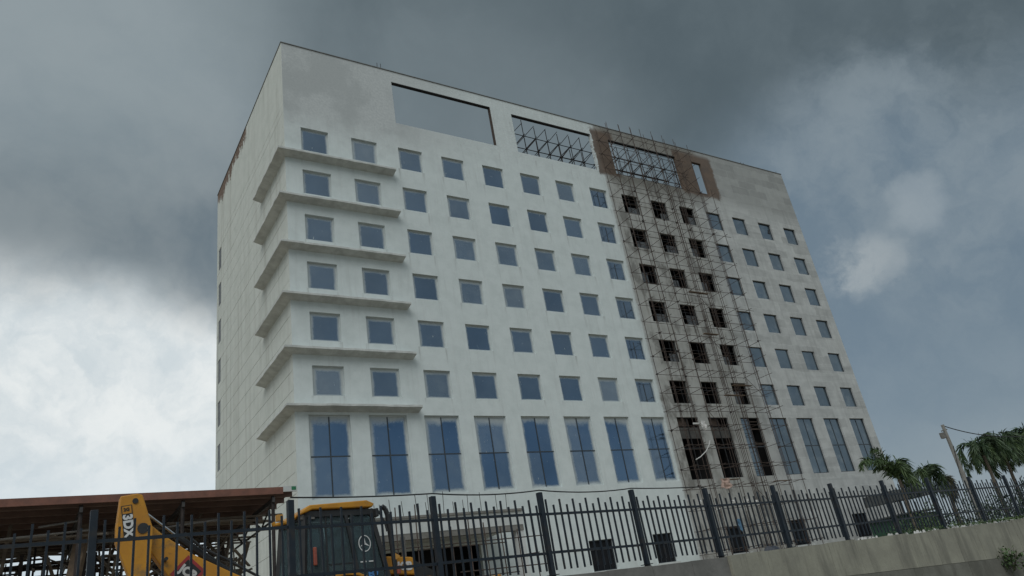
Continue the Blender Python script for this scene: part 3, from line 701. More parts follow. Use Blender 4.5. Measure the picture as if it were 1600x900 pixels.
fen = thing('fence', 'dark blue steel picket fence with alternating long and short pickets', 'fence', (0, 0, 0))
pk_t = MB().box(-.0145, .0145, -.0145, .0145, -1.40, -.13).mesh('picket', MT['fence'])
pk_s = MB().box(-.0145, .0145, -.0145, .0145, -1.40, -.235).mesh('picket', MT['fence'])
post = MB().box(-.046, .046, -.046, .046, WTOP - ZF - .08, 0).mesh('post', MT['fence'])
for k, (x, y) in enumerate(FP):
    if k + 1 < len(FP): dx, dy = FP[k + 1][0] - x, FP[k + 1][1] - y
    a = math.atan2(dy, dx)
    o = place('post', post, fen, (x, y, ZF + random.uniform(-.015, .015)), .006); o.rotation_euler = (random.uniform(-.006, .006), random.uniform(-.008, .008), a)
    MB().box(-.09, .09, -.09, .09, 0, .012).build('base_plate', MT['fence'], fen, (x, y, WTOP + .02)).rotation_euler = (0, 0, a)
    if k + 1 == len(FP): break
    L = math.hypot(dx, dy); ux, uy = dx / L, dy / L
    for z in (-.40, -1.10):
        s0, s1 = .056, L - .056
        MB().bar((x + ux * s0, y + uy * s0, ZF + z + random.uniform(-.008, .008)), (x + ux * s1, y + uy * s1, ZF + z + random.uniform(-.008, .008)), .03, .045).build('rail', MT['fence'], fen)
    n = 14
    for i in range(n):
        s = L * (i + .75) / (n + .5)
        o = place('picket', pk_t if i % 2 == 0 else pk_s, fen, (x + ux * s, y + uy * s, ZF + random.uniform(-.012, .012)))
        o.rotation_euler = (random.uniform(-.01, .01), random.uniform(-.012, .012), a)
# the black cable that runs along the post tops
cpts = []
cp = [(-9.9, -28.36), (-7.41, -28.1), (-5.07, -27.88), (-2.54, -27.56), (-.1, -27.27)]
for k in range(4):
    sag = (.02, .05, .055, .015)[k]
    for i in range(10):
        t = i / 10; cpts.append((cp[k][0] + (cp[k + 1][0] - cp[k][0]) * t, cp[k][1] + (cp[k + 1][1] - cp[k][1]) * t - .02, ZF + .035 - sag * 4 * t * (1 - t)))
cpts.append((*cp[4], ZF + .02))
tag(MB().path(cpts, .012, 6).build('cable', MT['cable']), 'black cable sagging along the tops of the fence posts', 'cable')

# ------------------------------------------------------------------ site shed on the left
sh = thing('site_shed', 'open site shed with flat roof and rust red edge on the left', 'shed', (0, 0, 0))
SX0, SX1, SY0, SY1 = -26.0, -6.05, -16.0, -8.0
MB().box(SX0, SX1 - .42, SY0 - .02, SY0 + .03, 6.71, 6.92).build('fascia', MT['fascia'], sh)
MB().box(SX0, SX1, SY0 + .031, SY1, 6.85, 6.89).build('roof_sheet', MT['sheet'], sh)
for i in range(9):
    y = SY0 + .4 + i * .9
    MB().box(SX0, SX1 - .02, y, y + .09, 6.70, 6.848).build('purlin', MT['sheet'], sh)
for x in (-24.2, -21.0, -17.8, -14.6, -11.95, -9.35, -6.75):
    MB().bar((x, SY0 + .04, 6.55), (x, SY1, 6.55), .08, .14).build('rafter', MT['steel_dark'], sh)
    for y in (SY0 + .15, SY1 - .1): MB().tube((x, y, GZ), (x, y, 6.69), .055, 8).build('shed_post', MT['rust_dark'], sh)
    for s in (0, 1, 2):
        y = SY0 + .3 + s * 2.5
        MB().tube((x, y, 6.5), (x, y + 1.25, 5.95), .03, 6).tube((x, y + 1.25, 5.95), (x, y + 2.5, 6.5), .03, 6).build('truss_web', MT['steel_dark'], sh)
    MB().tube((x, SY0 + .3, 5.95), (x, SY1 - .3, 5.95), .035, 6).build('tie_rod', MT['steel_dark'], sh)
sg = MB().box(SX1 - .42, SX1 + .02, SY0 - .03, SY0 + .03, 6.77, 6.94).build('sign_board', MT['sign_white'])
tag(sg, 'small white board with a green square at the shed roof end', 'sign')
MB().box(SX1 - .16, SX1 - .02, SY0 - .036, SY0 - .031, 6.81, 6.92).build('green_panel', MT['sign_green'], sg)
# pipes and frames stored below: racks of tubes
def pipe_rack(x0, x1, y, z1, label, nv, nh, dens=1.0):
    t = thing('pipe_rack', label, 'pipe rack', (0, 0, 0), group='racks of stored tubes under the shed')
    fr = MB()
    for x in (x0, x1): fr.box(x - .05, x + .05, y - .05, y + .05, GZ, z1 + .1)
    fr.build('rack_frame', MT['rust_dark'], t)
    p = MB()
    for k in range(nh):
        z = GZ + .3 + (z1 - GZ - .3) * k / nh + random.uniform(-.04, .04); yy = y + random.uniform(-.5, .5)
        p.tube((x0 - random.uniform(0, .3), yy, z), (x1 + random.uniform(-.1, .3), yy, z + random.uniform(-.10, .14)), random.uniform(.02, .035), 5)
        if random.random() < .35: p.tube((x0, yy, z), (x1, yy - .2, z + random.uniform(-.6, .6)), .02, 5)
    for k in range(nv):
        x = x0 + (x1 - x0) * (k + random.random() * .7) / nv; yy = y + random.uniform(-.6, .6)
        p.tube((x, yy, GZ), (x + random.uniform(-.12, .12), yy, z1 + random.uniform(-.3, .5)), random.uniform(.018, .035), 5)
    o = p.build('stored_tubes', MT['rust'] if nv > 6 else MT['rust_dark'], t); o['kind'] = 'stuff'
    return t
pipe_rack(-15.6, -13.2, -13.5, 5.75, 'left end rack of stored dark scaffold tubes under the shed roof', 5, 26)
pipe_rack(-13.0, -11.6, -13.2, 5.75, 'rack of stored tubes beside the leaning brown timber under the shed', 5, 24)
pipe_rack(-11.3, -9.6, -12.8, 5.8, 'rack of stored tubes behind the raised digger arm', 9, 28)
pipe_rack(-9.3, -7.6, -12.4, 5.85, 'rack of stored tubes between the digger boom and the cab', 12, 26)
# tangle of boards laid across the ties
q = MB()
for k in range(46):
    x = random.uniform(-15.5, -6.8); y = random.uniform(-15, -8.6); L = random.uniform(1.5, 3.5); a = random.uniform(-.7, .7); zz = 6.02 + random.uniform(0, .4)
    d = Vector((math.cos(a) * L / 2, math.sin(a) * L / 2, random.uniform(-.1, .1)))
    q.bar(Vector((x, y, zz)) - d, Vector((x, y, zz)) + d, random.uniform(.08, .2), .05)
o = q.build('board_tangle', MT['wood_dark']); o['kind'] = 'stuff'
q = MB()
for k in range(110):
    x = random.uniform(-11.0, -6.9) if k > 25 else random.uniform(-15.5, -11.2); y = random.uniform(-13.8, -9.2); L = random.uniform(.7, 2.2); a = random.uniform(0, 3.14); el = random.choice((0, 0, .2, .9, 1.4)) * random.choice((-1, 1))
    d = Vector((math.cos(a) * math.cos(el), math.sin(a) * math.cos(el), math.sin(el))) * L / 2
    q.bar(Vector((x, y, random.uniform(4.3, 6.1))) - d, Vector((x, y, random.uniform(4.3, 6.1))) + d, random.uniform(.05, .14), .04, (.3, .2, .9))
o = q.build('scrap_tangle', MT['wood_dark']); o['kind'] = 'stuff'
pl = ['pale pipe hung under the shed roof at the left frame edge', 'pale pipe hung under the shed roof behind the digger ram', 'short pale pipe hung under the shed roof above the leaning timber']
for (x, z, L), lb in zip(((-13.0, 6.02, 2.6), (-9.0, 6.08, 1.4), (-12.4, 6.30, 1.0)), pl):
    o = MB().tube((-L / 2, 0, 0), (L / 2, 0, .12), .03, 6).build('light_pipe', MT['grey_metal'], None, (x, -15.4, z - .05))
    tag(o, lb, 'pipe', 'pale pipes under the shed roof')
o = MB().bar((-12.35, -15.6, GZ), (-11.75, -14.6, 6.4), .34, .16).build('timber_beam', MT['wood']); tag(o, 'thick brown timber beam leaning under the shed roof', 'timber beam')
for k in range(6):
    x = -7.75 + k * .24
    o = MB().box(-.11, .11, -.02, .02, 0, 3.6 + random.uniform(-.5, .6)).build('formwork_panel', MT['formply'] if k % 2 else MT['wood'], None, (x, -11.0 + .1 * k, GZ)); o.rotation_euler = (R_(-6), 0, random.uniform(-.1, .1))
    tag(o, ['leftmost of the six upright formwork boards at the shed end', 'second from left of the upright formwork boards at the shed end', 'third from left of the upright formwork boards at the shed end', 'third from right of the upright formwork boards at the shed end', 'second from right of the upright formwork boards at the shed end', 'rightmost of the six upright formwork boards at the shed end'][k], 'formwork board', 'formwork boards at the shed end')

# ------------------------------------------------------------------ backhoe loader
HD = R_(5)
BX, BY, BZ = -8.47, -23.25, GZ - .1
bh = thing('backhoe_loader', 'yellow backhoe loader with a black glazed cab behind the fence', 'backhoe loader', (BX, BY, BZ), HD)
def W2L(p):   # world -> local of the machine
    d = Vector((p[0] - BX, p[1] - BY, p[2] - BZ)); c_, s = math.cos(HD), math.sin(HD)
    return (d.x * c_ + d.y * s, -d.x * s + d.y * c_, d.z)
MB().box(-.35, 3.2, -.42, .42, .55, 1.0).build('chassis', MT['jblack'], bh, bevel=.03)
hood = MB().prism([(2.02, 1.34), (2.72, 1.27), (2.74, 1.60), (2.66, 1.66), (2.02, 1.72)], -.5, .5).build('hood', MT['jyellow'], bh, bevel=.03)
MB().box(2.0, 2.72, -.47, .47, .95, 1.255).build('side_louvre', MT['jblack'], hood)
text('lettering', 'JCB', .24, MT['white_paint'], hood, basis((2.45, -.506, 1.47), (1, 0, -.04), (0, 0, 1)), bold=.012)
MB().prism([(2.742, .98), (3.25, .98), (3.25, 1.30), (2.742, 1.58)], -.46, .46).build('grille', MT['jblack'], bh)
MB().tube((2.60, -.25, 1.62), (2.60, -.25, 2.14), .055, 10).build('exhaust', MT['grey_metal'], bh)
MB().path([(2.14, -.70, 1.0), (2.02, -.70, 2.58), (1.98, -.70, 2.70), (1.90, -.70, 2.76)], .055, 10).build('air_intake', MT['jblack'], bh)
# cab seen from its side: rear at x=0, raked windscreen at the front
cb = {'rl': (0, .75), 'rr': (0, -.75), 'fr': (1.95, -.75), 'fl': (1.95, .75)}
ct = {'rl': (.12, .66), 'rr': (.12, -.66), 'fr': (1.62, -.66), 'fl': (1.62, .66)}
Z0, Z1 = 1.05, 2.72
cab = MB().box(-.02, 1.96, -.76, .76, .72, Z0).build('cab', MT['jblack'], bh, bevel=.02)
for k in cb: MB().bar((*cb[k], Z0), (*ct[k], Z1), .09, .09).build('cab_post', MT['jblack'], cab)
for a, c_ in (('rl', 'rr'), ('rr', 'fr'), ('fl', 'fr'), ('rl', 'fl')):
    MB().bar((*ct[a], Z1 - .06), (*ct[c_], Z1 - .06), .08, .12).build('cab_rail', MT['jblack'], cab)
def lerp(p, q, t): return tuple(p[i] + (q[i] - p[i]) * t for i in range(3))
def cpt(k, t): return lerp((*cb[k], Z0), (*ct[k], Z1 - .1), t)
gm, gn, gb = base_mat('cab_glass')
gb.inputs['Base Color'].default_value = (.20, .27, .29, 1); gb.inputs['Roughness'].default_value = .04; gb.inputs['Transmission Weight'].default_value = .8; gb.inputs['IOR'].default_value = 1.1
gb.inputs['Specular IOR Level'].default_value = .8
def glass(a, c_, t0=0.0, t1=1.0, s0=.04, s1=.96):
    A, B_, C_, D = lerp(cpt(a, t0), cpt(c_, t0), s0), lerp(cpt(a, t0), cpt(c_, t0), s1), lerp(cpt(a, t1), cpt(c_, t1), s1), lerp(cpt(a, t1), cpt(c_, t1), s0)
    n_ = (Vector(B_) - Vector(A)).cross(Vector(D) - Vector(A)).normalized() * .006
    q = MB(); q.v = [tuple(Vector(p) + n_) for p in (A, B_, C_, D)] + [tuple(Vector(p) - n_) for p in (A, B_, C_, D)]
    q.f = [(0, 1, 2, 3), (7, 6, 5, 4), (0, 4, 5, 1), (1, 5, 6, 2), (2, 6, 7, 3), (3, 7, 4, 0)]
    return q.build('window', gm, cab)
for sd_ in (('rr', 'fr'), ('rl', 'fl')):
    glass(*sd_, 0, 1, .04, .60); glass(*sd_, 0, 1, .66, .96)
    MB().bar(lerp(cpt(sd_[0], 0), cpt(sd_[1], 0), .64), lerp(cpt(sd_[0], 1), cpt(sd_[1], 1), .60), .07, .10, (0, 1, 0)).build('door_post', MT['jblack'], cab)
    MB().bar(lerp(cpt(sd_[0], 0), cpt(sd_[1], 0), .27), lerp(cpt(sd_[0], 1), cpt(sd_[1], 1), .30), .03, .04, (0, 1, 0)).build('glazing_bar', MT['jblack'], cab)
glass('fl', 'fr'); glass('rl', 'rr', .2, 1)
MB().bar(lerp(cpt('rr', .36), cpt('fr', .36), .30), lerp(cpt('rr', .36), cpt('fr', .36), .60), .02, .025).build('glazing_bar', MT['jblack'], cab)
MB().prism([(-.02, 2.70), (.20, 2.84), (1.52, 2.90), (1.70, 2.82), (1.64, 2.745), (.26, 2.745), (-.02, 2.64)], -.76, .76).build('cab_roof', MT['jyellow'], cab, bevel=.025)
for x in (.03, .22): MB().box(x, x + .1, -.70, -.58, 2.56, 2.66).build('work_light', MT['grey_metal'], cab)
brk = MB().path([(.0, -.5, 2.66), (-.16, -.5, 2.56), (-.30, -.5, 2.54), (-.46, -.5, 2.50), (-.50, -.5, 2.56)], .04, 8).build('lamp_bracket', MT['jyellow'], cab)
MB().box(-.42, -.30, -.56, -.44, 2.585, 2.71).build('beacon_lamp', MT['lens_amber'], brk)
MB().path([(1.64, -.66, 2.72), (1.78, -.74, 2.66), (1.90, -.78, 2.40), (1.94, -.78, 2.2)], .022, 6).build('mirror_arm', MT['jblack'], cab)
MB().box(1.66, 1.74, -.86, -.70, 2.52, 2.70).build('mirror', MT['jblack'], cab, bevel=.02)
MB().box(.75, 1.2, -.25, .25, 1.05, 1.5).box(.62, .76, -.25, .25, 1.3, 2.1).build('seat', MT['jblack'], cab, bevel=.05)
MB().box(.12, .4, -.3, .3, 1.05, 1.6).build('control_console', MT['jblack'], cab, bevel=.03)
MB().tube((1.6, 0, 1.3), (1.42, 0, 1.8), .05, 8).build('steering_column', MT['jblack'], cab)
MB().box(.22, .30, -.80, -.755, 1.62, 1.98).build('rear_lamp', MT['lens_red'], cab, bevel=.02)
for s in (-1, 1):
    fxc = .78
    arc = [(fxc + .82 * math.cos(t), .66 + .74 * math.sin(t)) for t in [R_(q) for q in range(5, 176, 17)]]
    inn = [(fxc + .76 * math.cos(t), .66 + .68 * math.sin(t)) for t in [R_(q) for q in range(175, 4, -17)]]
    y0, y1 = (-1.15, -.78) if s < 0 else (.78, 1.15)
    MB().prism(arc + inn, y0, y1).build('fender', MT['jyellow'], bh, bevel=.015)
    for xw, r, wd_ in ((fxc, .66, .36), (2.85, .48, .30)):
        y0, y1 = (-.78 - wd_, -.78) if s < 0 else (.78, .78 + wd_)
        wh = MB().cyl_y(xw, r, r, y0 + .02, y1 - .02, 28).build('wheel', MT['rubber'], bh, bevel=.05)
        yr = y0 if s < 0 else y1
        MB().cyl_y(xw, r, r * .55, yr - .01, yr + .03, 20).build('rim', MT['jyellow'], wh, bevel=.01)
        tr = MB()
        for k in range(18):
            t = 2 * math.pi * k / 18; c_, s2 = math.cos(t), math.sin(t)
            tr.bar((xw + c_ * (r + .012), y0 + .03, r + s2 * (r + .012)), (xw + math.cos(t + .2) * (r + .012), y1 - .03, r + math.sin(t + .2) * (r + .012)), .05, .04, (c_, 0, s2))
        tr.build('tread', MT['rubber'], wh)
for y in (-.62, .62):
    MB().path([(2.15, y, 1.10), (3.0, y, 1.12), (3.9, y, .8), (4.35, y, .45)], .085, 8).build('loader_arm', MT['jyellow'], bh)
    MB().tube((2.2, y * .98, .9), (3.3, y * .98, 1.12), .05, 8).build('loader_ram', MT['jblack'], bh)
MB().prism([(4.2, .15), (5.1, .12), (5.12, .16), (4.4, .28), (4.32, .75), (4.6, 1.0), (4.56, 1.04), (4.2, .82)], -1.1, 1.1).build('front_shovel', MT['jyellow'], bh)
MB().tube((2.10, -.82, 1.66), (2.10, -.78, 1.66), .09, 3).build('warning_plate', MT['lens_amber'], bh)
MB().tube((2.12, -.82, 1.30), (2.12, -.82, 1.46), .045, 10).build('side_lamp', MT['lens_red'], bh)
# stickers on the side glass: star in a ring, lettering
gA, gB, gC, gD = cpt('rr', 0), cpt('fr', 0), cpt('fr', 1), cpt('rr', 1)
def on_side(s, t, off=.014):
    p = Vector(lerp(lerp(gA, gB, s), lerp(gD, gC, s), t)); n_ = (Vector(gB) - Vector(gA)).cross(Vector(gD) - Vector(gA)).normalized(); return p + n_ * off
yd = (on_side(.5, 1) - on_side(.5, 0)).normalized()
mb_ = basis(on_side(.80, .60), (1, 0, 0), yd)
rg = MB(); n = 28
for k in range(n):
    a, c_ = 2 * math.pi * k / n, 2 * math.pi * (k + 1) / n
    rg.bar((.135 * math.cos(a), .165 * math.sin(a), 0), (.135 * math.cos(c_), .165 * math.sin(c_), 0), .018, .004)
for k in range(3):
    a = R_(90 + 120 * k); d = Vector((math.cos(a), math.sin(a), 0)); nn = Vector((-d.y, d.x, 0))
    rg.tri(d * .13, nn * .026, nn * -.026)
em = rg.build('emblem', MT['white_paint'], cab); em.matrix_local = mb_
text('lettering', 'EO', .17, MT['blue_print'], cab, basis(on_side(.82, .20), (1, 0, 0), yd), bold=.01)
text('lettering', 'APS', .09, MT['white_paint'], cab, basis(on_side(.83, .105), (1, 0, 0), yd), bold=.006)
for s in (.73, .84):
    q = MB().box(-.07, .07, -.012, .012, 0, .003).build('sticker', MT['white_paint'], cab); q.matrix_local = basis(on_side(s, .36), (1, 0, 0), yd)
# backhoe: boom, dipper, ram (polygons in a vertical plane, each with its own thickness)
def plate(name, poly, yw, th, m, bevel=.02):
    q = MB().prism(poly, yw - th / 2, yw + th / 2)
    q.v = [W2L(p) for p in q.v]
    return q.build(name, m, bh, bevel=bevel)
dip = plate('dipper', [(-11.8, 5.03), (-11.52, 5.07), (-11.43, 5.04), (-11.23, 4.42), (-11.23, 4.17), (-11.26, 3.55), (-11.24, 2.87), (-11.41, 2.65), (-11.49, 2.87), (-11.58, 3.58), (-11.83, 4.21), (-11.84, 4.49)], -24.17, .24, MT['jyellow'])
plate('boom', [(-11.32, 4.6), (-11.04, 4.34), (-10.49, 3.93), (-9.86, 3.58), (-9.0, 3.12), (-8.45, 2.87), (-8.4, 2.43), (-9.22, 2.7), (-10.05, 3.14), (-10.92, 3.59), (-11.25, 4.06)], -23.95, .26, MT['jyellow'])
def rod(name, pts, yw, r, m):
    return MB().path([W2L((x, yw, z)) for x, z in pts], r, 10).build(name, m, bh)
rod('ram_rod', [(-11.37, 4.8), (-10.75, 4.28)], -23.983, .022, MT['chrome'])
rod('ram', [(-10.79, 4.3), (-9.94, 3.64), (-9.34, 3.23)], -23.983, .065, MT['jblack'])
rod('hose', [(-10.66, 4.33), (-10.33, 4.02), (-9.89, 3.78), (-9.22, 3.36)], -24.093, .025, MT['jblack'])
for (x, z, r) in ((-11.55, 4.93, 0.05), (-11.4, 4.43, 0.095), (-10.99, 3.86, 0.033)):
    q = MB().tube((x, -24.310, z), (x, -24.030, z), r, 14); q.v = [W2L(p) for p in q.v]; q.build('pivot_pin', MT['jblack'], bh)
kp = MB().box(-9.1, -8.55, -24.1, -23.0, 1.95, 2.95); kp.v = [W2L(p) for p in kp.v]; kp.build('slew_bracket', MT['jyellow'], bh, bevel=.03)
bk = MB().prism([(-11.65, 2.75), (-11.26, 2.8), (-10.88, 2.4), (-10.99, 2.08), (-11.59, 2.1), (-11.81, 2.4)], -24.52, -23.82); bk.v = [W2L(p) for p in bk.v]; bk.build('digging_bucket', MT['steel_dark'], bh)
# lettering on dipper and boom
def wbasis(o, xa, ya):
    rot = lambda d: (d[0] * math.cos(HD) + d[1] * math.sin(HD), -d[0] * math.sin(HD) + d[1] * math.cos(HD), d[2])
    return basis(W2L(o), rot(xa), rot(ya))
lx = Vector((.06, 0, -.46)).normalized(); ly = Vector((.99, 0, .13))
sk = MB().box(-.34, .27, -.09, .09, 0, .004).build('sticker', MT['black_print'], bh); sk.matrix_local = wbasis((-11.65, -24.296, 4.52), lx, ly)
s2 = MB().box(-.325, -.19, -.075, .075, .004, .007).build('sticker', MT['jyellow'], bh); s2.matrix_local = wbasis((-11.65, -24.296, 4.52), lx, ly)
text('lettering', '3DX', .21, MT['white_paint'], bh, wbasis((-11.65, -24.304, 4.49), lx, ly), bold=.01)
text('lettering', '2G', .08, MT['black_print'], bh, wbasis((-11.69, -24.307, 4.78), (1, 0, .1), (-.1, 0, 1)), bold=.003)
DX = Vector((.80, 0, -.60)); DY = Vector((.60, 0, .80)); D0 = (-10.58, -24.086, 3.61)
dm = MB().box(-.22, .22, -.22, .22, 0, .004).build('sticker', MT['red_print'], bh); dm.matrix_local = wbasis(D0, (1, 0, -1), (1, 0, 1))
dm2 = MB().box(-.165, .165, -.165, .165, .004, .006).build('sticker', MT['black_print'], bh); dm2.matrix_local = wbasis(D0, (1, 0, -1), (1, 0, 1))
text('lettering', 'JCB', .21, MT['cloth'], bh, wbasis((-10.58, -24.094, 3.61), DX, DY), bold=.012)

# ------------------------------------------------------------------ palms, poles and bits on the right
def frond_mesh(L, a0, a1, t0, t1, name, m, seed, n=64, ll=.78):
    rnd = random.Random(seed); q = MB(); P = Vector((0, 0, 0)); pts = []; K = 18
    st = L / K
    for i in range(K + 1):
        pts.append(P.copy()); t = min(max((i / K - t0) / (t1 - t0), 0), 1); t = t * t * (3 - 2 * t); a = R_(a0 + (a1 - a0) * t)
        P = P + Vector((math.cos(a) * st, 0, math.sin(a) * st))
    for i in range(K): q.tube(pts[i], pts[i + 1], .032 * (1 - i / (K + 2)), 4, .032 * (1 - (i + 1) / (K + 2)), False)
    for k in range(n * 3):
        t = .08 + .92 * (k / 3 + rnd.random() * .6) / n; t = min(t, .999); i = int(t * K); f = t * K - i
        p = pts[i].lerp(pts[i + 1], f); d = (pts[i + 1] - pts[i]).normalized()
        l = ll * (max(math.sin(math.pi * min(t * .85 + .12, 1)), .05) ** .5) * rnd.uniform(.65, 1.15)
        ang = rnd.uniform(0, 6.283)
        u = Vector((0, 1, 0)); w2 = d.cross(u)
        lat = u * math.cos(ang) + w2 * math.sin(ang) * .8
        v = (d * .75 + lat * .7 + Vector((0, 0, -.25))).normalized()
        wv = v.cross(Vector((rnd.uniform(-1, 1), rnd.uniform(-1, 1), rnd.uniform(-1, 1)))).normalized() * .036
        m1 = p + v * l * .5; e_ = p + v * l + Vector((0, 0, -.25 * l))
        q.quad(p + wv * .4, m1 + wv, m1 - wv, p - wv * .4); q.tri(m1 + wv, e_, m1 - wv)
    return q.mesh(name, m)
FM = [frond_mesh(3.6, 58, -50, .35, 1.1, 'frond', MT['leaf'], 1), frond_mesh(4.0, 74, -86, .12, .62, 'frond', MT['leaf_dark'], 2), frond_mesh(3.5, 80, -80, .1, .55, 'frond', MT['leaf'], 3), frond_mesh(3.0, 70, -88, .05, .45, 'frond', MT['leaf_dry'], 4)]
def palm(x, y, zc, label, angs, idx, sc=1.0, group='palms beyond the fence'):
    t = thing('palm_tree', label, 'palm tree', (x, y, GZ), 0, group)
    h = zc - GZ; tr = MB()
    n = 9
    for i in range(n):
        r0 = .16 - .06 * i / n; tr.tube((.05 * math.sin(i), 0, h * i / n), (.05 * math.sin(i + 1), 0, h * (i + 1) / n), r0 * 1.05, 8, r0 * .93)
    tr.build('trunk', MT['bark'], t)
    for k, a in enumerate(angs):
        o = place('frond', FM[idx[k % len(idx)]], t, (.05 * math.sin(n), 0, h - .05)); o.rotation_euler = (random.uniform(-.25, .25), random.uniform(-.3, .3), R_(a)); s = sc * random.uniform(.62, 1.12); o.scale = (s, s, s)
    return t
palm(34.6, -11, 6.8, 'palm with two arching plumes against the right edge of the hotel', [172, 188, 160, 180, 5, -15, 20, 0, 250], [0, 0, 0, 0, 1, 1, 2, 1, 2], 1.0)
palm(36.9, -11.5, 6.4, 'smaller palm leaning just right of the two plumed palm by the hotel', [5, -20, 30, 170, 90, 200, -8], [1, 1, 2], .9)
palm(39.8, -11, 6.4, 'shrivelled palm with drooping dry fronds left of the utility pole', [170, 220, 20, -30, 260, 90], [3, 3, 1], .72)
palm(44.2, -12, 7.9, 'dense dark palm just right of the utility pole', [0, 35, 70, 120, 160, 185, 225, 265, 300, 340], [1, 2, 1], .98)
palm(47.0, -12, 8.0, 'dense dark palm between the utility pole and the frame edge', [10, 40, 60, 95, 120, 165, 200, 230, 250, 300, 335], [2, 1, 1], 1.08)
palm(52.2, -12, 8.4, 'dark palm cut by the right edge of the frame', [10, 60, 95, 120, 150, 170, 190, 210, 260, 320], [2, 1, 1], 1.1)
def shrub(x, y, z, rx_, rz_, n, label, m, group='shrubs along the fence', lf=1.0):
    rnd = random.Random(int(x * 100)); q = MB()
    t = thing('shrub', label, 'shrub', (x, y, z), 0, group)
    st = MB()
    for k in range(7):
        a = rnd.uniform(0, 6.28); st.tube((0, 0, 0), (math.cos(a) * rx_ * .6, math.sin(a) * rx_ * .6, rz_ * rnd.uniform(.5, .95)), .012, 4, .006)
    st.build('stem', MT['bark'], t)
    for k in range(n):
        a = rnd.uniform(0, 6.28); r = rx_ * rnd.random() ** .6; zz = rz_ * rnd.random() * (1 - .4 * r / rx_)
        p = Vector((math.cos(a) * r, math.sin(a) * r, zz)); d = Vector((rnd.uniform(-1, 1), rnd.uniform(-1, 1), rnd.uniform(-.6, .9))).normalized(); s = d.cross(Vector((0, 0, 1))).normalized() * .035
        l = rnd.uniform(.10, .2) * lf; s = s * lf; q.quad(p, p + d * l * .5 + s, p + d * l, p + d * l * .5 - s)
    q.build('foliage', m, t); return t
shrub(15.6, -22.6, GZ, .9, 1.6, 900, 'leafy green shrub behind the fence under the utility pole', MT['leaf'])
shrub(18.8, -22.0, GZ, .8, 1.5, 700, 'green shrub behind the fence beneath the dense palms', MT['leaf_dark'])
shrub(13.2, -23.4, GZ, .8, 1.2, 600, 'low shrub behind the fence right of the green hut', MT['leaf_dark'])
shrub(21.8, -22.0, GZ, .9, 1.7, 700, 'green shrub behind the fence near the right frame edge', MT['leaf'])
shrub(12.35, -26.95, 1.0, .42, .75, 260, 'small green weed growing from the retaining wall foot', MT['leaf'])
shrub(24.6, -20.0, GZ, .8, 2.6, 900, 'tall leafy shrub behind the fence between the dense palms', MT['leaf_dark'])
shrub(19.6, -21.0, GZ, .6, 2.3, 700, 'tall thin shrub behind the fence right of the utility pole', MT['leaf'])
shrub(41.6, -13.0, GZ, 1.5, 3.6, 1500, 'tall dark undergrowth beneath the dense palm right of the pole', MT['leaf_dark'], 'undergrowth beneath the palms', 1.9)
shrub(45.4, -13.2, GZ, 1.6, 4.2, 1700, 'tall dark undergrowth between the two dense palms', MT['leaf_dark'], 'undergrowth beneath the palms', 1.9)
shrub(49.6, -13.2, GZ, 1.7, 4.4, 1700, 'tall dark undergrowth at the right edge of the frame', MT['leaf_dark'], 'undergrowth beneath the palms', 1.9)
# creeping plants and loose stones on the wall top
q = MB(); rnd = random.Random(5)
for k in range(900):
    t = rnd.random() ** .8; x = 8.6 + t * 12; y = -26.72 + (x - 9.99) * .05 - .05 + rnd.uniform(-.12, .2); p = Vector((x, y, WTOP - .02 + rnd.random() * .09)); d = Vector((rnd.uniform(-1, 1), rnd.uniform(-1, 1), rnd.uniform(.1, .9))).normalized(); s = d.cross(Vector((0, 0, 1))).normalized() * .025; l = rnd.uniform(.05, .13)
    q.quad(p, p + d * l * .5 + s, p + d * l, p + d * l * .5 - s)
o = q.build('ground_cover', MT['leaf']); o['kind'] = 'stuff'
q = MB()
for k in range(160):
    x = rnd.uniform(5, 20) if k > 40 else rnd.uniform(10, 17); y = -26.9 + (x - 7) * .055 + rnd.uniform(-.08, .2); s = rnd.uniform(.02, .06)
    q.tube((x, y, WTOP - .03), (x + rnd.uniform(-.03, .03), y, WTOP + s), s, 5, s * .5)
o = q.build('gravel', MT['cloth']); o['kind'] = 'stuff'
# utility pole and its wire
up = thing('utility_pole', 'thin concrete utility pole with a small lamp among the palms', 'utility pole', (29.0, -18.0, GZ))
hp = 8.3 - GZ
MB().tube((0, 0, 0), (-.12, 0, hp), .15, 10, .085).build('pole_shaft', MT['pole'], up)
MB().bar((-.45, 0, hp - .35), (.15, 0, hp - .25), .06, .06).build('crossarm', MT['grey_metal'], up)
MB().box(-.62, -.38, -.1, .1, hp - .75, hp - .45).build('lamp_head', MT['grey_metal'], up)
MB().path([(-.1, -.12, hp - 1.2), (-.55, -.12, hp - 2.6), (-.75, -.12, hp - 4.5)], .018, 5).build('stay_wire', MT['cable'], up)
wp = []
P0 = Vector((28.9, -18, 8.25)); P1 = Vector((41.5, -16.5, 8.0))
for i in range(25):
    t = i / 24; p = P0.lerp(P1, t); wp.append((p.x, p.y, p.z - .35 * 4 * t * (1 - t) * (.6 + .4 * (1 - t))))
tag(MB().path(wp, .025, 6).build('overhead_wire', MT['cable']), 'black wire hanging from the utility pole towards the right', 'wire')
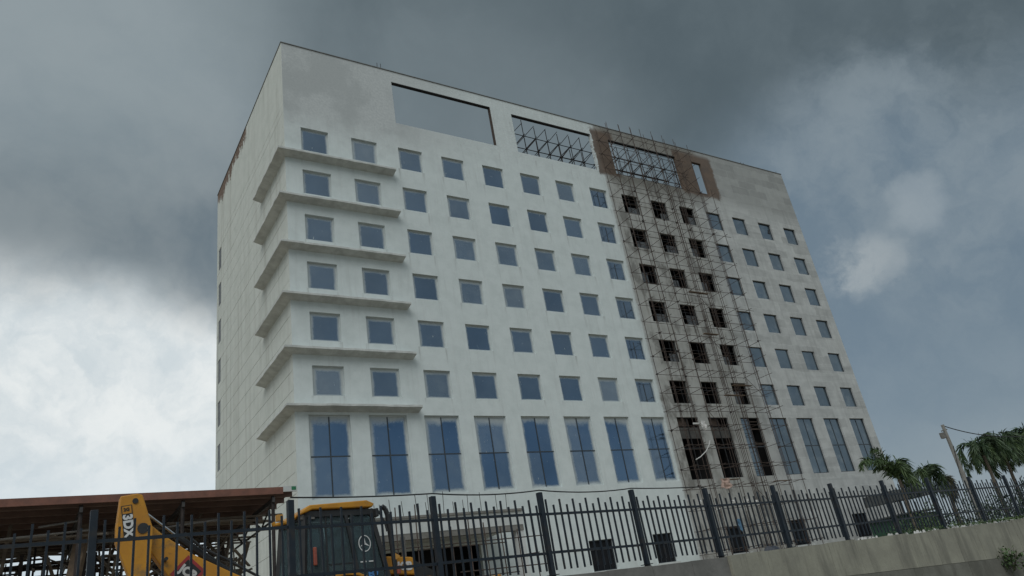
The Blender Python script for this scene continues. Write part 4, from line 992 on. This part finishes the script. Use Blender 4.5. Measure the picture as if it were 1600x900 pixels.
# green hut and tin roof right of the hotel
hut = thing('site_hut', 'low green sheet hut right of the hotel behind the fence', 'hut', (0, 0, 0))
MB().box(43.4, 48.0, -5.0, -2.0, GZ, 5.25).build('hut_wall', MT['green_sheet'], hut)
for i in range(10): MB().box(43.5 + i * .46, 43.56 + i * .46, -5.04, -5.002, GZ, 5.2).build('rib', MT['green_sheet'], hut)
MB().prism([(43.1, 5.25), (48.3, 5.4), (48.3, 5.5), (43.1, 5.35)], -5.3, -1.8).build('roof', MT['grey_sheet'], hut)
tin = thing('tin_canopy', 'dark sloping tin canopy on posts above the green hut', 'canopy', (0, 0, 0))
MB().prism([(43.6, 6.35), (50.6, 6.75), (50.6, 6.95), (43.6, 7.15)], -5.0, -2.0).build('canopy_roof', MT['grey_sheet'], tin)
for x in (43.9, 50.3):
    for y in (-4.8, -2.2): MB().tube((x, y, GZ), (x, y, 6.5), .06, 6).build('canopy_post', MT['steel_dark'], tin)
# debris by the scaffold foot
def lump(n, spread, size, seed):
    rnd = random.Random(seed); q = MB()
    for k in range(n):
        a = rnd.uniform(0, 6.28); r = spread * rnd.random(); s = size * rnd.uniform(.4, 1)
        p = Vector((r * math.cos(a), r * math.sin(a) * .6, (spread - r) * .5 * rnd.random()))
        d = Vector((rnd.uniform(-1, 1), rnd.uniform(-1, 1), rnd.uniform(-.4, 1))).normalized() * s
        q.tube(p - d, p + d, s * rnd.uniform(.5, .9), 5, s * rnd.uniform(.3, .7))
    return q
o = lump(60, .75, .16, 1).build('rubble_heap', MT['rubble'], None, (8.0, -21.0, GZ)); o.scale = (1, 1, 1.7); o['kind'] = 'stuff'
t = thing('tarpaulin', 'dark tarpaulin draped over a pile beside the fence', 'tarpaulin', (9.1, -20.9, GZ))
q = MB(); n = 9
rnd = random.Random(11)
hts = [[max(0, 1.05 * (1 - ((i - 3.5) / 4.6) ** 2) * (1 - ((j - 4) / 4.8) ** 2) + rnd.uniform(-.08, .08)) for j in range(n)] for i in range(n)]
for i in range(n):
    for j in range(n): q.v.append(((i - 4) * .17, (j - 4) * .14, hts[i][j]))
for i in range(n - 1):
    for j in range(n - 1): q.f.append((i * n + j, (i + 1) * n + j, (i + 1) * n + j + 1, i * n + j + 1))
q.build('tarpaulin_cover', MT['tarp'], t)
def rag(name, label, m, loc, w_, h_, seed, cat='cloth', group=None):
    rnd = random.Random(seed); q = MB(); nx, nz = 6, 6
    for i in range(nx):
        for j in range(nz): q.v.append(((i / (nx - 1) - .5) * w_ * (1 + .25 * math.sin(j + seed)) + rnd.uniform(-.03, .03), rnd.uniform(-.06, .06) - .05 * math.sin(i * 2), -(j / (nz - 1)) * h_ * (1 - .25 * abs(i - 2) / 3) + rnd.uniform(-.03, .03)))
    for i in range(nx - 1):
        for j in range(nz - 1): q.f.append((i * nz + j, (i + 1) * nz + j, (i + 1) * nz + j + 1, i * nz + j + 1))
    o = q.build(name, m, None, loc); s = o.modifiers.new('solid', 'SOLIDIFY'); s.thickness = .01
    return tag(o, label, cat, group)
rag('cloth', 'pinkish cloth draped over the lowest scaffold tube', MT['cloth_pink'], (29.0, -1.75, 9.35), 1.0, .75, 3)
rag('cloth', 'small white rag tied high beside the first tall boarded opening', MT['cloth'], (28.35, -1.75, 13.6), .45, .75, 5)
rag('cloth', 'blue cloth hanging above the small window by the scaffold foot', MT['cloth_blue'], (29.25, -1.75, 6.5), .4, .9, 6)
for i, (x, z) in enumerate(((25.9, 8.0), (27.5, 7.6), (29.2, 7.8), (30.6, 7.9), (31.6, 7.7))):
    rag('bag', 'pale bag tied to the low scaffold tube, ' + ['leftmost of the five', 'second from left', 'middle one of the five', 'second from right', 'rightmost of the five'][i], MT['cloth'], (x, -1.75, z), .35, .42, 20 + i, 'bag', 'pale bags on the low scaffold tube')
hp_ = [(26.55, -1.8, 10.75), (27.1, -1.8, 10.95), (27.8, -1.8, 11.35), (28.3, -1.8, 11.85), (28.45, -1.8, 12.1)]
tag(MB().path(hp_, .035, 8).build('hose', MT['cloth']), 'pale bent hose hanging on the scaffolding before the tall openings', 'hose')
o = MB().box(-.28, .28, -.03, .03, 0, .12).build('scaffold_board', MT['cloth'], None, (27.6, -1.7, 13.35)); tag(o, 'short pale board lying on the scaffold beside the white rag', 'board')
